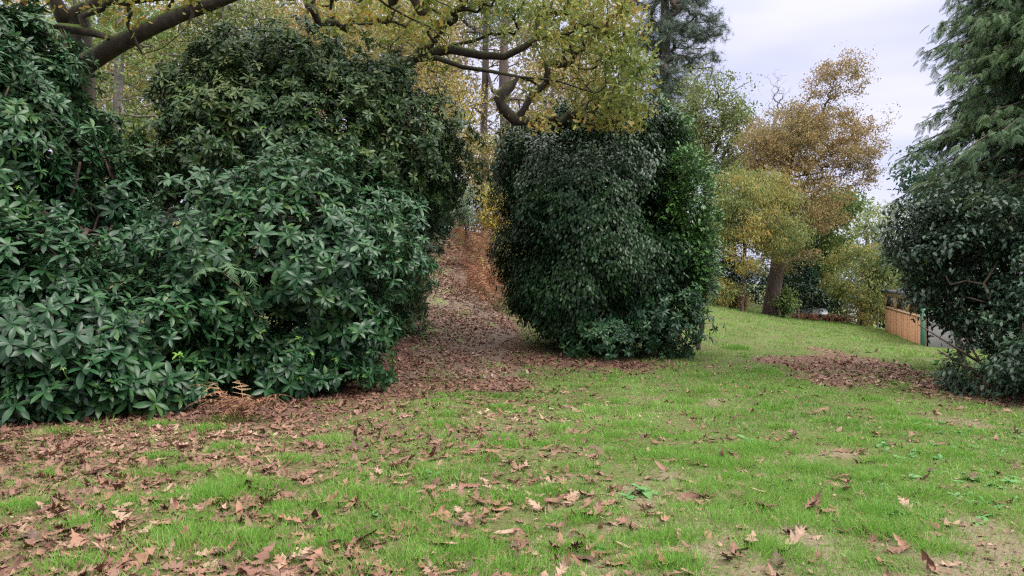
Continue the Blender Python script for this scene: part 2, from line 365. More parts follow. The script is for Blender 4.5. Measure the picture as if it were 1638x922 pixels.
# ------------------------------------------------------------------ woody skeletons
def tube(chain, rad, acc, sides):
    pts = np.asarray(chain); rad = np.asarray(rad); n = len(pts)
    tg = norm(np.gradient(pts, axis=0)); up = np.array([0.3, .2, 1.]) if abs(tg[0][2]) < .9 else np.array([1., .2, 0])
    a = norm(np.cross(tg[0], up)); rings = []
    for i in range(n):
        a = norm(a - tg[i] * np.dot(a, tg[i])); b_ = np.cross(tg[i], a)
        th = np.arange(sides) * 2 * np.pi / sides
        rings.append(pts[i] + rad[i] * (1 + (rng.normal(0, .055, (sides, 1)) if rad[i] > .03 else 0)) * (np.cos(th)[:, None] * a + np.sin(th)[:, None] * b_))
    V = np.concatenate(rings); k = np.arange(sides); k2 = (k + 1) % sides
    fl = np.concatenate([np.stack([i * sides + k, i * sides + k2, (i + 1) * sides + k2, (i + 1) * sides + k], -1) for i in range(n - 1)])
    V = np.concatenate([V, pts[-1:] + tg[-1:] * rad[-1]]); last = (n - 1) * sides
    tri = np.stack([last + k, last + k2, np.full(sides, n * sides)], -1)
    off = acc['n']; acc['V'].append(V); acc['f'].append(fl.ravel() + off); acc['t'].append(np.full(len(fl), 4))
    acc['f'].append(tri.ravel() + off); acc['t'].append(np.full(len(tri), 3)); acc['n'] += len(V)
def new_acc(): return {'V': [], 'f': [], 't': [], 'n': 0}
def acc_child(acc, name, root, mat, smooth=True):
    return child(name, root, np.concatenate(acc['V']), np.concatenate(acc['f']), np.concatenate(acc['t']), mat, None, smooth)
class Skel:
    def __init__(s, trunk):
        s.p = [np.asarray(q, float) for q in trunk]; s.par = [-1] + list(range(len(trunk) - 1)); s.nt = len(trunk); s.fix = {}
    def grow(s, q, step=.45, wob=.12, base_lo=0):
        A = np.array(s.p); d = np.linalg.norm(A - q, axis=1) + .7 * np.maximum(0, A[:, 2] - q[2]); d[:base_lo] += 50
        j = int(d.argmin()); a = A[j]; L = np.linalg.norm(q - a)
        if L < 1e-3: return
        pj = s.par[j]; dv = norm(a - A[pj]) if pj >= 0 else np.array([0, 0, 1.])
        mid = a + (dv * .25 + norm(q - a) * .75) * L * .5 + np.array([0, 0, .05 * L]); n = max(2, int(L / step)); prev = j
        for i in range(1, n + 1):
            t_ = i / n; x = (1 - t_) ** 2 * a + 2 * t_ * (1 - t_) * mid + t_ * t_ * q
            if i < n: x = x + rng.normal(0, wob * step * .5, 3)
            s.p.append(x); s.par.append(prev); prev = len(s.p) - 1
    def mesh(s, acc, rbase, rtip=.007, ex=.5, flare=1.35):
        n = len(s.p); wgt = np.zeros(n); kids = [[] for _ in range(n)]
        for i in range(1, n): kids[s.par[i]].append(i)
        for i in range(n - 1, -1, -1):
            if not kids[i]: wgt[i] += 1
            if s.par[i] >= 0: wgt[s.par[i]] += wgt[i]
        r = np.maximum(rtip, rbase * (wgt / wgt[0]) ** ex)
        for i in range(min(3, s.nt)): r[i] *= flare - (flare - 1) * i / 2.
        for k_, v_ in s.fix.items(): r[k_] = v_
        stack = [(0, None)]
        while stack:
            st, frm = stack.pop(); ch = [] if frm is None else [frm]; i = st
            while True:
                ch.append(i)
                if not kids[i]: break
                ks = sorted(kids[i], key=lambda k: -wgt[k])
                for k in ks[1:]: stack.append((k, i))
                i = ks[0]
            if len(ch) > 1:
                rr = r[ch].copy()
                if frm is not None: rr[0] = min(rr[0], rr[1] * 1.25)
                mr = rr.max(); tube([s.p[k] for k in ch], rr, acc, 10 if mr > .12 else 7 if mr > .05 else 5 if mr > .02 else 3)
        s.r = r

def blob(u, v, d, ru, rv, rd):
    "an ellipsoid of foliage: centre, and half width / height / depth in metres"
    return (P(u, v, d), np.array([ru / F * d, rd, rv / F * d]))
def in_blobs(blobs, n, shell=0.0, gaps=1.45):
    if gaps > 1:
        p = in_blobs(blobs, int(n * gaps), shell, 1); v = vnoise(p * 1.0 + 91) * .6 + vnoise(p * 2.3 + 17) * .4
        return p[np.argsort(-v)[:n]][rng.permutation(n)]
    return _in_blobs(blobs, n, shell)
def _in_blobs(blobs, n, shell=0.0):
    vol = np.array([b[1].prod() for b in blobs]) ** .8; k = rng.choice(len(blobs), n, p=vol / vol.sum())
    C = np.array([b[0] for b in blobs])[k]; R = np.array([b[1] for b in blobs])[k]
    rad = (shell ** 3 + (1 - shell ** 3) * rng.random(n)) ** (1 / 3)
    return C + randv(n) * rad[:, None] * R

def leaves(acc, pts, per, spread, size, tmpl, droop=.3, upn=.5, outward=None, tone=.25, sz_var=.35):
    n = len(pts); q = np.repeat(pts, per, 0) + np.clip(rng.normal(0, 1, (n * per, 3)), -1.7, 1.7) * np.array([spread, spread, spread * .6]) * np.repeat(rng.uniform(.45, 1.45, n), per)[:, None]
    D = randv(n * per) + np.array([0, 0, -droop])
    if outward is not None: D = D + norm(q - outward) * .6
    S, D, Nn = frame(D, randv(n * per) + np.array([0, 0, upn]))
    flip = np.where(Nn[:, 2:3] < 0, -1, 1); S, Nn = S * flip, Nn * flip
    T, tf, tt = tmpl
    clump = np.repeat(vnoise(pts * .9 + 5) * .7 + rng.random(n) * .3, per)
    rnd = np.clip(clump * (1 - tone) + tone * rng.random(n * per) + rng.normal(0, .13, n * per), 0, 1)
    acc.add(inst(T, tf, tt, q, S, D, Nn, size * (1 + rng.uniform(-sz_var, sz_var, n * per))), len(T), rnd)

def tree(name, label, cat, base, top, blobs, nclump, per, spread, size, leafm, barkm, rbase, tmpl=L_SIMPLE, group=None, droop=.3, shell=0., lean=None, ex=.5, trunk_mid=None, bare_frac=0, base_lo=3, rtip=.007, limbs=None, bark_name='trunk', below=.25):
    base = np.asarray(base, float); base[2] = g1(base[0], base[1]) - below; top = np.asarray(top, float)
    root = thing(name, label, cat, base + np.array([0, 0, below]), group)
    n = 9; tk = []
    for i in range(n):
        f_ = i / (n - 1); p = base * (1 - f_) + top * f_
        if trunk_mid is not None: p = p + np.asarray(trunk_mid) * 4 * f_ * (1 - f_)
        if i: p = p + rng.normal(0, .035, 3) * (1 if i < n - 1 else 0)
        tk.append(p)
    sk = Skel(tk)
    for lb in (limbs or []):
        prev = None
        A = np.array(sk.p); j = int(np.linalg.norm(A - lb[0][0], axis=1).argmin())
        for iq, q in enumerate(lb[0]):
            sk.p.append(np.asarray(q, float)); sk.par.append(j if prev is None else prev); prev = len(sk.p) - 1; sk.fix[prev] = lb[1] + (lb[2] - lb[1]) * iq / (len(lb[0]) - 1)
    pts = in_blobs(blobs, nclump, shell); pts = pts[pts[:, 2] > gz(pts[:, 0], pts[:, 1]) + .15]
    pts = pts[np.argsort(np.linalg.norm(pts - np.array(tk[-3]), axis=1))]
    for q in pts: sk.grow(q, base_lo=base_lo)
    acc = new_acc(); sk.mesh(acc, rbase, rtip, ex); acc_child(acc, bark_name, root, barkm)
    if per:
        la_ = Acc(); lp = pts[int(len(pts) * bare_frac):]
        leaves(la_, lp, per, spread, size, tmpl, droop); child('crown', root, *[*la_.get()[:3]], leafm, la_.get()[3])
    return root, sk, pts

def bush_points(blobs, dens, amp=.36, freq=1.0, deep=.35, back=.45, zlo=.04):
    P_, N_ = [], []
    for i, (c, r) in enumerate(blobs):
        area = 4 * math.pi * (((r[0] * r[1]) ** 1.6 + (r[0] * r[2]) ** 1.6 + (r[1] * r[2]) ** 1.6) / 3) ** (1 / 1.6)
        n = int(area * dens); d = randv(n); keep = (d[:, 1] < .35) | (rng.random(n) < back); d = d[keep]; n = len(d)
        surf = c + d * r; nrm = norm(d / r)
        bump = (vnoise(surf * freq + 11) - .5) * 2.6 * amp + (vnoise(surf * freq * 2.7 + 3) - .5) * 1.3 * amp
        dep = np.where(rng.random(n) < .6, rng.random(n) * .14, rng.random(n) ** 1.2 * deep * 2); dep = np.where(rng.random(n) < .05, -rng.random(n) * .28, dep)
        pk = vnoise(surf * 1.7 + 71) * .65 + vnoise(surf * 4.3 + 37) * .35; dep = np.where((pk > .56) & (dep < .3), dep + .35, dep)
        p = surf + nrm * (bump - dep)[:, None]
        ok = p[:, 2] > gz(p[:, 0], p[:, 1]) + zlo
        for k, (c2, r2) in enumerate(blobs):
            if k != i: ok &= (((p - c2) / (r2 - .12)) ** 2).sum(1) > .8
        P_.append(p[ok]); N_.append(nrm[ok])
    return np.concatenate(P_), np.concatenate(N_)
def rosettes(acc, p, nrm, leaf, tmpl, kmin=7, kmax=12, up=.55, rnd0=None):
    n = len(p); ax = norm(nrm * .9 + np.array([0, 0, up]) + randv(n) * .4)
    a = norm(np.cross(ax, randv(n))); b_ = np.cross(ax, a)
    k = rng.integers(kmin, kmax + 1, n); idx = np.repeat(np.arange(n), k); m_ = len(idx)
    start = np.concatenate([[0], np.cumsum(k)[:-1]]); j = np.arange(m_) - start[idx]
    ph = j * 2.399 + rng.random(n)[idx] * 6.28 + rng.normal(0, .2, m_)
    th = np.radians(38 + 62 * (1 - j / k[idx]) + rng.normal(0, 9, m_))
    D = np.cos(th)[:, None] * ax[idx] + np.sin(th)[:, None] * (np.cos(ph)[:, None] * a[idx] + np.sin(ph)[:, None] * b_[idx])
    D = D + np.array([0, 0, -.12])
    S, D, Nn = frame(D, ax[idx] + randv(m_) * .25)
    T, tf, tt = tmpl
    big = rng.uniform(.55, 1.28, n)[idx] * (1 - .25 * j / k[idx]) * rng.uniform(.85, 1.1, m_)
    r0 = (vnoise(p * .8 + 31) * .5 + rng.random(n) * .5)[idx] if rnd0 is None else rnd0[idx]
    rnd = np.clip(r0 * .75 + .25 * rng.random(m_) + rng.normal(0, .1, m_), 0, 1)
    acc.add(inst(T, tf, tt, p[idx], S, D, Nn, leaf * big), len(T), rnd)
def frame_wood(root, base, blobs, n, rbase, name='woody_frame', mat=None, nst=3, inner=.8):
    acc = new_acc()
    pts = in_blobs([(c, r * inner) for c, r in blobs], n); pts = pts[pts[:, 2] > gz(pts[:, 0], pts[:, 1]) + .2]
    for k in range(nst):
        b0 = np.asarray(base, float) + np.array([rng.uniform(-.4, .4), rng.uniform(-.3, .3), 0]); b0[2] = g1(b0[0], b0[1]) - .1
        s = Skel([b0, b0 + (0, 0, .25), b0 + (rng.normal(0, .08), rng.normal(0, .08), .55)])
        pp = pts[k::nst]; pp = pp[np.argsort(np.linalg.norm(pp - b0, axis=1))]
        for q in pp: s.grow(q, .35, .2)
        s.mesh(acc, rbase, .006, .5, 1.1)
    acc_child(acc, name, root, mat or M['twig'])
def rhodo(label, blobs, dens, leaf, mat, tmpl, group='rhododendron bushes', base=None, nw=45, **kw):
    c0 = np.mean([b[0] for b in blobs], 0) if base is None else np.asarray(base, float)
    loc = (c0[0], c0[1], g1(c0[0], c0[1])); root = thing('rhododendron_bush', label, 'bush', loc, group)
    p, nr = bush_points(blobs, dens, **kw); acc = Acc(); rosettes(acc, p, nr, leaf, tmpl)
    p2, n2_ = bush_points([(c, r * .66) for c, r in blobs], dens * .55, back=.8); rosettes(acc, p2, n2_, leaf * 1.15, L_RHODO_LO)
    V, f_, t_, at = acc.get(); child('foliage', root, V, f_, t_, mat, at)
    frame_wood(root, loc, blobs, nw, .05)
    return root, p, nr

# ------------------------------------------------------------------ the rhododendron bank on the left
rA, pA, nA = rhodo('big dark rhododendron in the left foreground with large leaf rosettes',
    [blob(40, 520, 9.3, 190, 165, 1.35), blob(-90, 600, 8.7, 130, 120, 1.1), blob(215, 545, 9.9, 150, 130, 1.25), blob(110, 620, 8.95, 150, 80, .95), blob(270, 610, 9.6, 90, 80, .8), blob(-80, 420, 9.8, 150, 130, 1.3)],
    50, .195, M['rhodo'], L_RHODO, base=(-5.2, 9.4, 0), nw=60)
rB, pB, nB = rhodo('rounded rhododendron beside the path mouth with lime young shoots at its foot',
    [blob(470, 430, 11.3, 160, 165, 1.5), blob(420, 560, 10.7, 105, 95, 1.0), blob(545, 560, 11.4, 100, 85, 1.0), blob(590, 420, 13, 95, 150, 1.5), blob(610, 520, 12.9, 50, 75, .8), blob(500, 600, 10.8, 90, 48, .8), blob(350, 400, 11.0, 90, 120, 1.2)],
    58, .17, M['rhodo'], L_RHODO, base=(-3.0, 11.6, 0), nw=70)
rC, pC, nC = rhodo('dark upright rhododendron at the left edge below the oak limb',
    [blob(30, 250, 10.6, 120, 190, 1.3), blob(-90, 200, 10.4, 130, 260, 1.4), blob(125, 310, 11, 70, 110, 1.0), blob(20, 90, 11.2, 80, 80, .9), blob(95, 130, 11.6, 50, 80, .7), blob(60, 60, 11.4, 50, 50, .7), blob(140, 215, 11.8, 30, 60, .6), blob(150, 235, 12, 30, 50, .6), blob(190, 330, 11.4, 70, 80, .9), blob(205, 405, 11.0, 65, 55, .8)],
    62, .17, M['rhodo'], L_RHODO, base=(-7.2, 11.4, 0), nw=60)
rD, pD, nD = rhodo('tallest rhododendron leaning out over the path from the left bank',
    [blob(380, 220, 13.2, 125, 120, 1.5), blob(500, 250, 13.6, 130, 150, 1.7), blob(620, 250, 14.6, 115, 115, 1.6), blob(690, 275, 15.6, 65, 70, 1.1), blob(330, 260, 12.6, 80, 90, 1.2), blob(590, 150, 14.2, 70, 70, 1.0), blob(300, 215, 12.9, 48, 85, .8), blob(265, 280, 12.3, 50, 50, .7), blob(225, 250, 12.2, 26, 40, .5), blob(290, 140, 13.0, 26, 40, .5), blob(370, 110, 13.6, 60, 60, .9), blob(480, 120, 13.8, 80, 70, 1.0)],
    80, .15, M['rhodo_far'], L_RHODO, base=(-3.9, 13.9, 0), nw=90, amp=.34)
rE, pE, nE = rhodo('narrow rhododendron hugging the left side of the climbing path',
    [blob(645, 400, 16.5, 50, 130, 1.3), blob(655, 470, 17.5, 35, 75, 1.0), blob(655, 400, 19.5, 36, 95, 1.2)],
    46, .135, M['rhodo_far'], L_RHODO_LO, base=(-2.7, 17.2, 0), nw=30)

# ------------------------------------------------------------------ the round evergreens right of the path
camB = [blob(905, 300, 16.4, 110, 105, 1.5), blob(1000, 290, 16.3, 95, 105, 1.5), blob(930, 420, 16.3, 118, 135, 1.6), blob(1010, 420, 16.3, 95, 130, 1.4), blob(858, 262, 16.6, 60, 60, .9), blob(865, 430, 16.6, 58, 80, 1.0), blob(960, 225, 16.6, 90, 50, 1.0), blob(870, 390, 16.5, 75, 100, 1.2), blob(1050, 400, 16.4, 70, 90, 1.1), blob(955, 345, 16.1, 125, 110, 1.6), blob(930, 465, 16.2, 80, 78, 1.2), blob(905, 195, 16.5, 40, 30, .6), blob(1020, 205, 16.6, 50, 35, .7)]
loc = (1.9, 16.3, g1(1.9, 16.3)); cam_root = thing('camellia_bush', 'tall dense camellia with drooping glossy leaves right of the path mouth', 'bush', loc)
p, nr = bush_points(camB, 430, amp=.27, freq=1.0, deep=.4, back=.5)
p2, nr2 = bush_points([(c, r * .7) for c, r in camB], 200, back=.8); p = np.concatenate([p, p2]); nr = np.concatenate([nr, nr2])
acc = Acc(); n = len(p); rep = 3; q = np.repeat(p, rep, 0) + rng.normal(0, .05, (n * rep, 3)); nn = np.repeat(nr, rep, 0)
D = nn * .55 + np.array([0, 0, -.75]) + randv(n * rep) * .55; S, D, Nn = frame(D, nn + np.array([0, 0, .5]) + randv(n * rep) * .3)
rnd = np.clip(np.repeat(vnoise(p * 1.2 + 7) * .6 + rng.random(n) * .3, rep) + rng.normal(0, .12, n * rep), 0, 1)
acc.add(inst(*L_CAM, q, S, D, Nn, .09 * rng.uniform(.7, 1.25, n * rep)), len(L_CAM[0]), rnd)
V, f_, t_, at = acc.get(); child('foliage', cam_root, V, f_, t_, M['camellia'], at); frame_wood(cam_root, loc, camB, 80, .06)
rF, pF, nF = rhodo('low rhododendron skirting the foot of the camellia',
    [blob(1045, 505, 15.7, 80, 70, 1.0), blob(975, 525, 15.5, 72, 50, .9), blob(890, 485, 16.2, 52, 55, .7), blob(1095, 440, 16.0, 48, 60, .8)],
    75, .13, M['rhodo'], L_RHODO, base=(2.8, 15.7, 0), nw=40)
lauB = [blob(1078, 320, 16.2, 50, 95, 1.3), blob(1106, 415, 16.2, 38, 95, 1.1), blob(1055, 212, 16.6, 22, 42, .5), blob(1082, 258, 16.4, 30, 50, .7)]
loc = (4.0, 17.3, g1(4.0, 17.3)); lau = thing('laurel_bush', 'brighter green laurel behind the right flank of the camellia', 'bush', loc)
p, nr = bush_points(lauB, 280, amp=.25, freq=1.4, back=.5); acc = Acc(); n = len(p); rep = 3; q = np.repeat(p, rep, 0) + rng.normal(0, .05, (n * rep, 3)); nn = np.repeat(nr, rep, 0)
D = nn * .8 + np.array([0, 0, .15]) + randv(n * rep) * .7; S, D, Nn = frame(D, np.array([0, 0, 1.]) + nn * .4 + randv(n * rep) * .3)
acc.add(inst(*L_CAM, q, S, D, Nn, .10 * rng.uniform(.7, 1.25, n * rep)), len(L_CAM[0]), np.clip(rng.random(n * rep) * .6 + np.repeat(rng.random(n), rep) * .4, 0, 1))
V, f_, t_, at = acc.get(); child('foliage', lau, V, f_, t_, M['laurel'], at); frame_wood(lau, loc, lauB, 40, .05)

# lime young shoots, parts of the bushes they grow from
def shoots(root, spots):
    for (u, v, d, s) in spots:
        tip = P(u, v, d); a = new_acc(); tube([tip - (0, -.1, .16 * s), tip - (0, -.03, .08 * s), tip], [.005, .004, .004], a, 4)
        acc = Acc(); rosettes(acc, tip[None, :], np.array([[0, -.2, 1.]]), .085 * s, L_RHODO, 6, 9, .8)
        V1, f1_, t1, at = acc.get(); V0 = np.concatenate(a['V']); f0 = np.concatenate(a['f']); t0 = np.concatenate(a['t'])
        o = child('young_shoot', root, np.concatenate([V1, V0]), np.concatenate([f1_, f0 + len(V1)]), np.concatenate([t1, t0]), M['lime'], {'rnd': np.concatenate([at['rnd'], np.full(len(V0), .3)])})
        o['label'] = 'lime green young shoot'
shoots(rA, [(285, 568, 8.75, 1), (312, 600, 8.85, .9), (100, 590, 8.0, .8), (30, 300, 8.6, .7)])
shoots(rB, [(478, 540, 9.7, 1), (497, 566, 9.7, .9), (535, 575, 10.2, .9), (480, 604, 9.9, .8), (622, 553, 12.1, 1), (628, 578, 12.1, 1.1), (596, 590, 11.8, .9), (575, 532, 10.6, .8), (660, 462, 12.2, .9), (420, 530, 9.7, .7)])
shoots(rD, [(305, 140, 11.6, .9), (505, 175, 11.9, .9), (420, 205, 11.7, .9)])

# ------------------------------------------------------------------ oak with mossy limbs over the left bank
ob = P(128, 450, 13.2)
lim1 = [P(140, 102, 13.0), P(190, 72, 12.8), P(240, 48, 12.6), P(292, 24, 12.4), P(345, 4, 12.3), P(410, -20, 12.2), P(500, -50, 12.4), P(600, -80, 12.8), P(700, -130, 13.2)]
lim8 = [P(560, -62, 12.7), P(600, -5, 12.9), P(622, 12, 13), P(655, 30, 13.1), P(690, 45, 13.2), P(715, 70, 13.3)]
lim9 = [P(500, -50, 12.4), P(545, -4, 12.6), P(530, 16, 12.5), P(505, 40, 12.5)]
lim10 = [P(200, 68, 12.8), P(230, 88, 12.5), P(262, 78, 12.3), P(285, 60, 12.2), P(300, 45, 12.1)]
lim2 = [P(128, 18, 13.1), P(165, 4, 12.9), P(215, 2, 12.6), P(275, -4, 12.3), P(330, -30, 12)]
lim6 = [P(108, 40, 13.2), P(85, -10, 12.8), P(40, -80, 12.4)]
CAN = [blob(300, -110, 12.4, 300, 60, 2.4), blob(560, -60, 12.8, 220, 45, 1.8), blob(60, -120, 12.2, 200, 60, 2)]
SPR = [blob(590, 15, 12.8, 150, 40, 1.0), blob(240, 12, 12.2, 130, 28, .7), blob(690, 30, 13.4, 90, 45, .9), blob(30, 20, 11.6, 60, 40, .7)]
oak, sk, opts = tree('oak_tree', 'old oak at the left with a moss covered limb arching over the gap', 'tree', ob, P(118, -40, 13.4), CAN + SPR + SPR, 240, 20, .17, .11, M['oak_gold'], M['bark'], .30, L_OAK,
    trunk_mid=(.1, 0, 0), limbs=[(lim1, .165, .05), (lim2, .10, .04), (lim6, .14, .07), (lim8, .03, .012), (lim9, .05, .015), (lim10, .012, .006)], ex=.5, base_lo=13, rtip=.005, droop=.6)
b2 = P(560, 450, 16.4); zt = P(600, 190, 15.6)
lim3 = [P(640, 108, 15.0), P(668, 92, 14.8), P(720, 80, 14.7), P(770, 90, 14.6), P(808, 92, 14.5), P(840, 76, 14.4), P(858, 62, 14.4), P(890, 62, 14.3), P(940, 40, 14.2), P(985, 60, 14.0)]
lim4 = [P(668, 96, 14.8), P(700, 94, 14.6), P(740, 108, 14.4), P(790, 116, 14.3), P(830, 124, 14.2), P(890, 130, 14.0), P(950, 150, 13.8)]
lim5 = [P(858, 62, 14.4), P(868, 50, 14.4), P(876, 25, 14.4), P(890, -10, 14.4)]
lim7 = [P(740, 108, 14.4), P(790, 98, 14.2), P(840, 120, 14.1), P(880, 118, 14.0)]
oakB = [blob(930, 90, 14.3, 105, 85, 1.6), blob(990, 120, 14.2, 52, 62, 1.2), blob(990, 60, 14.4, 45, 60, 1.2), blob(830, 40, 14.6, 150, 55, 1.6), blob(720, 30, 14.4, 110, 45, 1.4), blob(940, 10, 14.6, 80, 60, 1.6), blob(900, 170, 14.0, 120, 30, .8), blob(980, 185, 13.9, 50, 22, .6), blob(930, 192, 13.7, 100, 22, .6), blob(1000, 170, 13.9, 45, 40, .9), blob(690, 60, 14.2, 80, 50, 1.0), blob(790, 30, 14.2, 100, 40, 1.2), blob(840, -40, 14.4, 180, 50, 2.0)]
oak2, sk, opts2 = tree('oak_tree', 'spreading oak with twisting dark branches and green gold leaves over the camellia', 'tree', b2, zt, oakB, 640, 19, .15, .098, M['oak_green'], M['bark_dark'], .2, L_OAK,
    trunk_mid=(.1, 0, 0), limbs=[(lim3, .115, .022), (lim4, .06, .012), (lim5, .045, .02), (lim7, .03, .01)], ex=.62, base_lo=9, rtip=.005, droop=.4)

# ------------------------------------------------------------------ woods behind the left bank (each tree its own)
WG = 'woodland trees behind the left bank'
def wood(u, d, label, blobs, mat, bark, r, n=260, per=26, spread=.34, size=.125, tmpl=L_SIMPLE, name='woodland_tree', topv=-120, **kw):
    b = P(u, HV, d); tree(name, label, 'tree', b, P(u + rng.uniform(-15, 15), topv, d), blobs, n, per, spread, size, mat, bark, r, tmpl, group=WG, **kw)
wood(190, 21, 'grey stemmed young oak with fading green leaves seen left of the mossy limb', [blob(190, 120, 21, 110, 130, 2), blob(150, 20, 21, 120, 60, 2), blob(210, 230, 21, 70, 60, 1.2)], M['midgreen'], M['bark_grey'], .13)
wood(262, 25, 'slim tree with mixed yellow and green leaves in the gap between the bushes', [blob(270, 110, 25, 90, 130, 2.2), blob(260, 230, 25, 70, 60, 1.5)], M['yellow_green'], M['bark_plain'], .16)
wood(362, 23, 'straight grey trunk rising behind the tallest rhododendron', [blob(370, 40, 23, 100, 80, 2), blob(330, 120, 23, 60, 70, 1.5)], M['olive'], M['bark_grey'], .2)
wood(480, 26, 'bushy yellow green birch above the rhododendron tops', [blob(480, 60, 26, 100, 70, 2.2), blob(540, 70, 26, 80, 60, 2)], M['wood_gold'], M['bark_grey'], .15)
wood(565, 31, 'golden birch with a feathery crown at the top of the slope', [blob(580, 50, 31, 90, 60, 2.4), blob(560, -20, 31, 110, 60, 2.4)], M['yellow_green'], M['bark_grey'], .17)
wood(650, 28, 'thin tree with russet foliage above the path', [blob(650, 90, 28, 80, 70, 2), blob(690, 150, 28, 60, 50, 1.6), blob(660, 20, 28, 90, 50, 2)], M['wood_gold'], M['bark_plain'], .13, n=160)
wood(712, 34, 'bright yellow sapling at the head of the path', [blob(720, 190, 30, 50, 35, 1.3), blob(745, 175, 31, 55, 40, 1.4), blob(700, 130, 32, 50, 40, 1.4)], M['yellow'], M['bark_grey'], .08, n=60, topv=100)
wood(885, 30, 'leafy yellow hazel peeping over the camellia top', [blob(880, 180, 29, 70, 30, 1.4), blob(960, 170, 29, 60, 35, 1.4), blob(900, 120, 30, 70, 30, 1.5)], M['wood_gold'], M['bark_plain'], .1, n=80, topv=110)
FW = [blob(u, v, d, ru, rv, 2.5) for (u, v, d, ru, rv) in ((60, 150, 42, 170, 190), (250, 160, 44, 160, 170), (430, 120, 46, 150, 170), (600, 120, 48, 120, 170), (700, 180, 50, 90, 90), (690, 40, 50, 110, 110), (860, 190, 50, 60, 50), (900, 90, 52, 100, 90), (640, 260, 44, 110, 60), (820, 270, 46, 110, 55), (960, 200, 50, 80, 80))]
a = Acc(); leaves(a, in_blobs(FW, 1500), 55, .8, .26, L_SIMPLE, .3); V, f_, t_, at = a.get()
fw = mesh_obj('far_wood', V, f_, t_, M['far_wood'], None, at); tag(fw, 'faded tan and ochre mass of woodland on the hill far behind', 'wood', kind='stuff')
# the conifer trunks on the skyline with dead side twigs
for (u, d, r, lab) in ((776, 40, .2, 'left of two dark pine trunks standing against the sky over the path'), (806, 38, .25, 'right of two dark pine trunks standing against the sky over the path')):
    root, sk_, pp = tree('pine_tree', lab, 'tree', P(u, HV, d), P(u + 2, -330, d), [blob(u, 60, d, 45, 90, 1.6), blob(u, 180, d, 35, 55, 1.2)], 60, 0, .3, .2, M['pine'], M['bark_pine'], r, group='pines on the skyline', ex=.62, rtip=.008)
    acc = Acc(); leaves(acc, in_blobs([blob(u, -130, d, 90, 120, 2.6), blob(u, 30, d, 60, 60, 1.8)], 90), 40, .4, .2, L_NARROW, .1); V, f_, t_, at = acc.get(); child('crown', root, V, f_, t_, M['pine'], at)

# the tall blue-grey pine right of the oak
needle = []; nf = []; ntt = []
for k in range(14):
    d_ = norm(rng.normal(size=3) + np.array([0, .6, 0])); s_ = norm(np.cross(d_, [0.3, .1, 1])) * .028
    needle += [tuple(-s_), tuple(s_), tuple(d_)]; nf += [3 * k, 3 * k + 1, 3 * k + 2]; ntt.append(3)
T_NEEDLE = (np.array(needle), nf, ntt)
tree('pine_tree', 'tall blue grey pine with layered boughs behind the oak foliage', 'tree', P(1060, HV, 46), P(1062, -160, 46),
     [blob(1055, 60, 46, 60, 28, 2.2), blob(1100, 100, 46, 45, 22, 1.6), blob(1110, 45, 46, 48, 20, 1.6), blob(1050, 10, 46, 70, 25, 2.2), blob(1050, 125, 46, 50, 30, 2), blob(1095, 10, 46, 35, 18, 1.5), blob(1070, -50, 46, 80, 30, 2.2), blob(1130, 60, 46, 28, 18, 1), blob(1060, 170, 46, 45, 24, 1.6), blob(1135, 35, 46, 25, 16, 1), blob(1085, 140, 46, 45, 24, 1.6), blob(1120, 120, 46, 28, 14, 1)],
     420, 14, .32, .32, M['pine'], M['bark_pine'], .3, T_NEEDLE, group='pines on the skyline', ex=.4, base_lo=5, rtip=.012)

# ------------------------------------------------------------------ trees beyond the lawn
BG = 'trees beyond the lawn'
tree('olive_green_tree', 'rounded olive green tree behind the laurel and below the pine', 'tree', P(1128, HV, 37), P(1132, 190, 37),
     [blob(1130, 190, 37, 58, 78, 2.2), blob(1165, 165, 37, 38, 50, 1.6), blob(1100, 230, 37, 45, 55, 1.8), blob(1150, 260, 37, 60, 60, 2), blob(1180, 230, 37, 30, 60, 1.4)], 360, 50, .34, .14, M['olive'], M['bark_plain'], .22, group=BG)
tree('rusty_oak', 'wide rust brown oak with a sparse leaning top on the right of the lawn', 'tree', P(1232, HV, 30.2), P(1262, 190, 30.5),
     [blob(1245, 215, 30.5, 55, 48, 1.8), blob(1300, 190, 30.8, 55, 38, 1.6), blob(1350, 120, 31, 36, 36, 1.2), blob(1310, 135, 31, 22, 22, .8), blob(1372, 215, 31, 48, 48, 1.5), blob(1345, 265, 31, 60, 38, 1.6), blob(1260, 285, 30, 75, 50, 2), blob(1385, 275, 31, 28, 26, 1), blob(1250, 345, 29.8, 65, 45, 1.8), blob(1300, 330, 30, 50, 45, 1.6), blob(1240, 405, 29.5, 60, 34, 1.4), blob(1275, 250, 30.5, 85, 62, 2), blob(1215, 260, 30.2, 40, 60, 1.4), blob(1330, 215, 31, 70, 60, 1.6)],
     1150, 52, .22, .09, M['oak_rust'], M['bark_plain'], .27, L_SIMPLE, group=BG, trunk_mid=(.15, 0, 0), rtip=.007, ex=.62)
tree('bare_tree', 'leafless twiggy treetop sticking up beside the rust brown oak', 'tree', P(1236, HV, 36), P(1236, 165, 36),
     [blob(1240, 140, 36, 26, 26, .8), blob(1238, 165, 36, 14, 20, .5)], 90, 0, .2, .1, M['oak_rust'], M['bark_grey'], .07, group=BG, base_lo=7, rtip=.006, ex=.8)
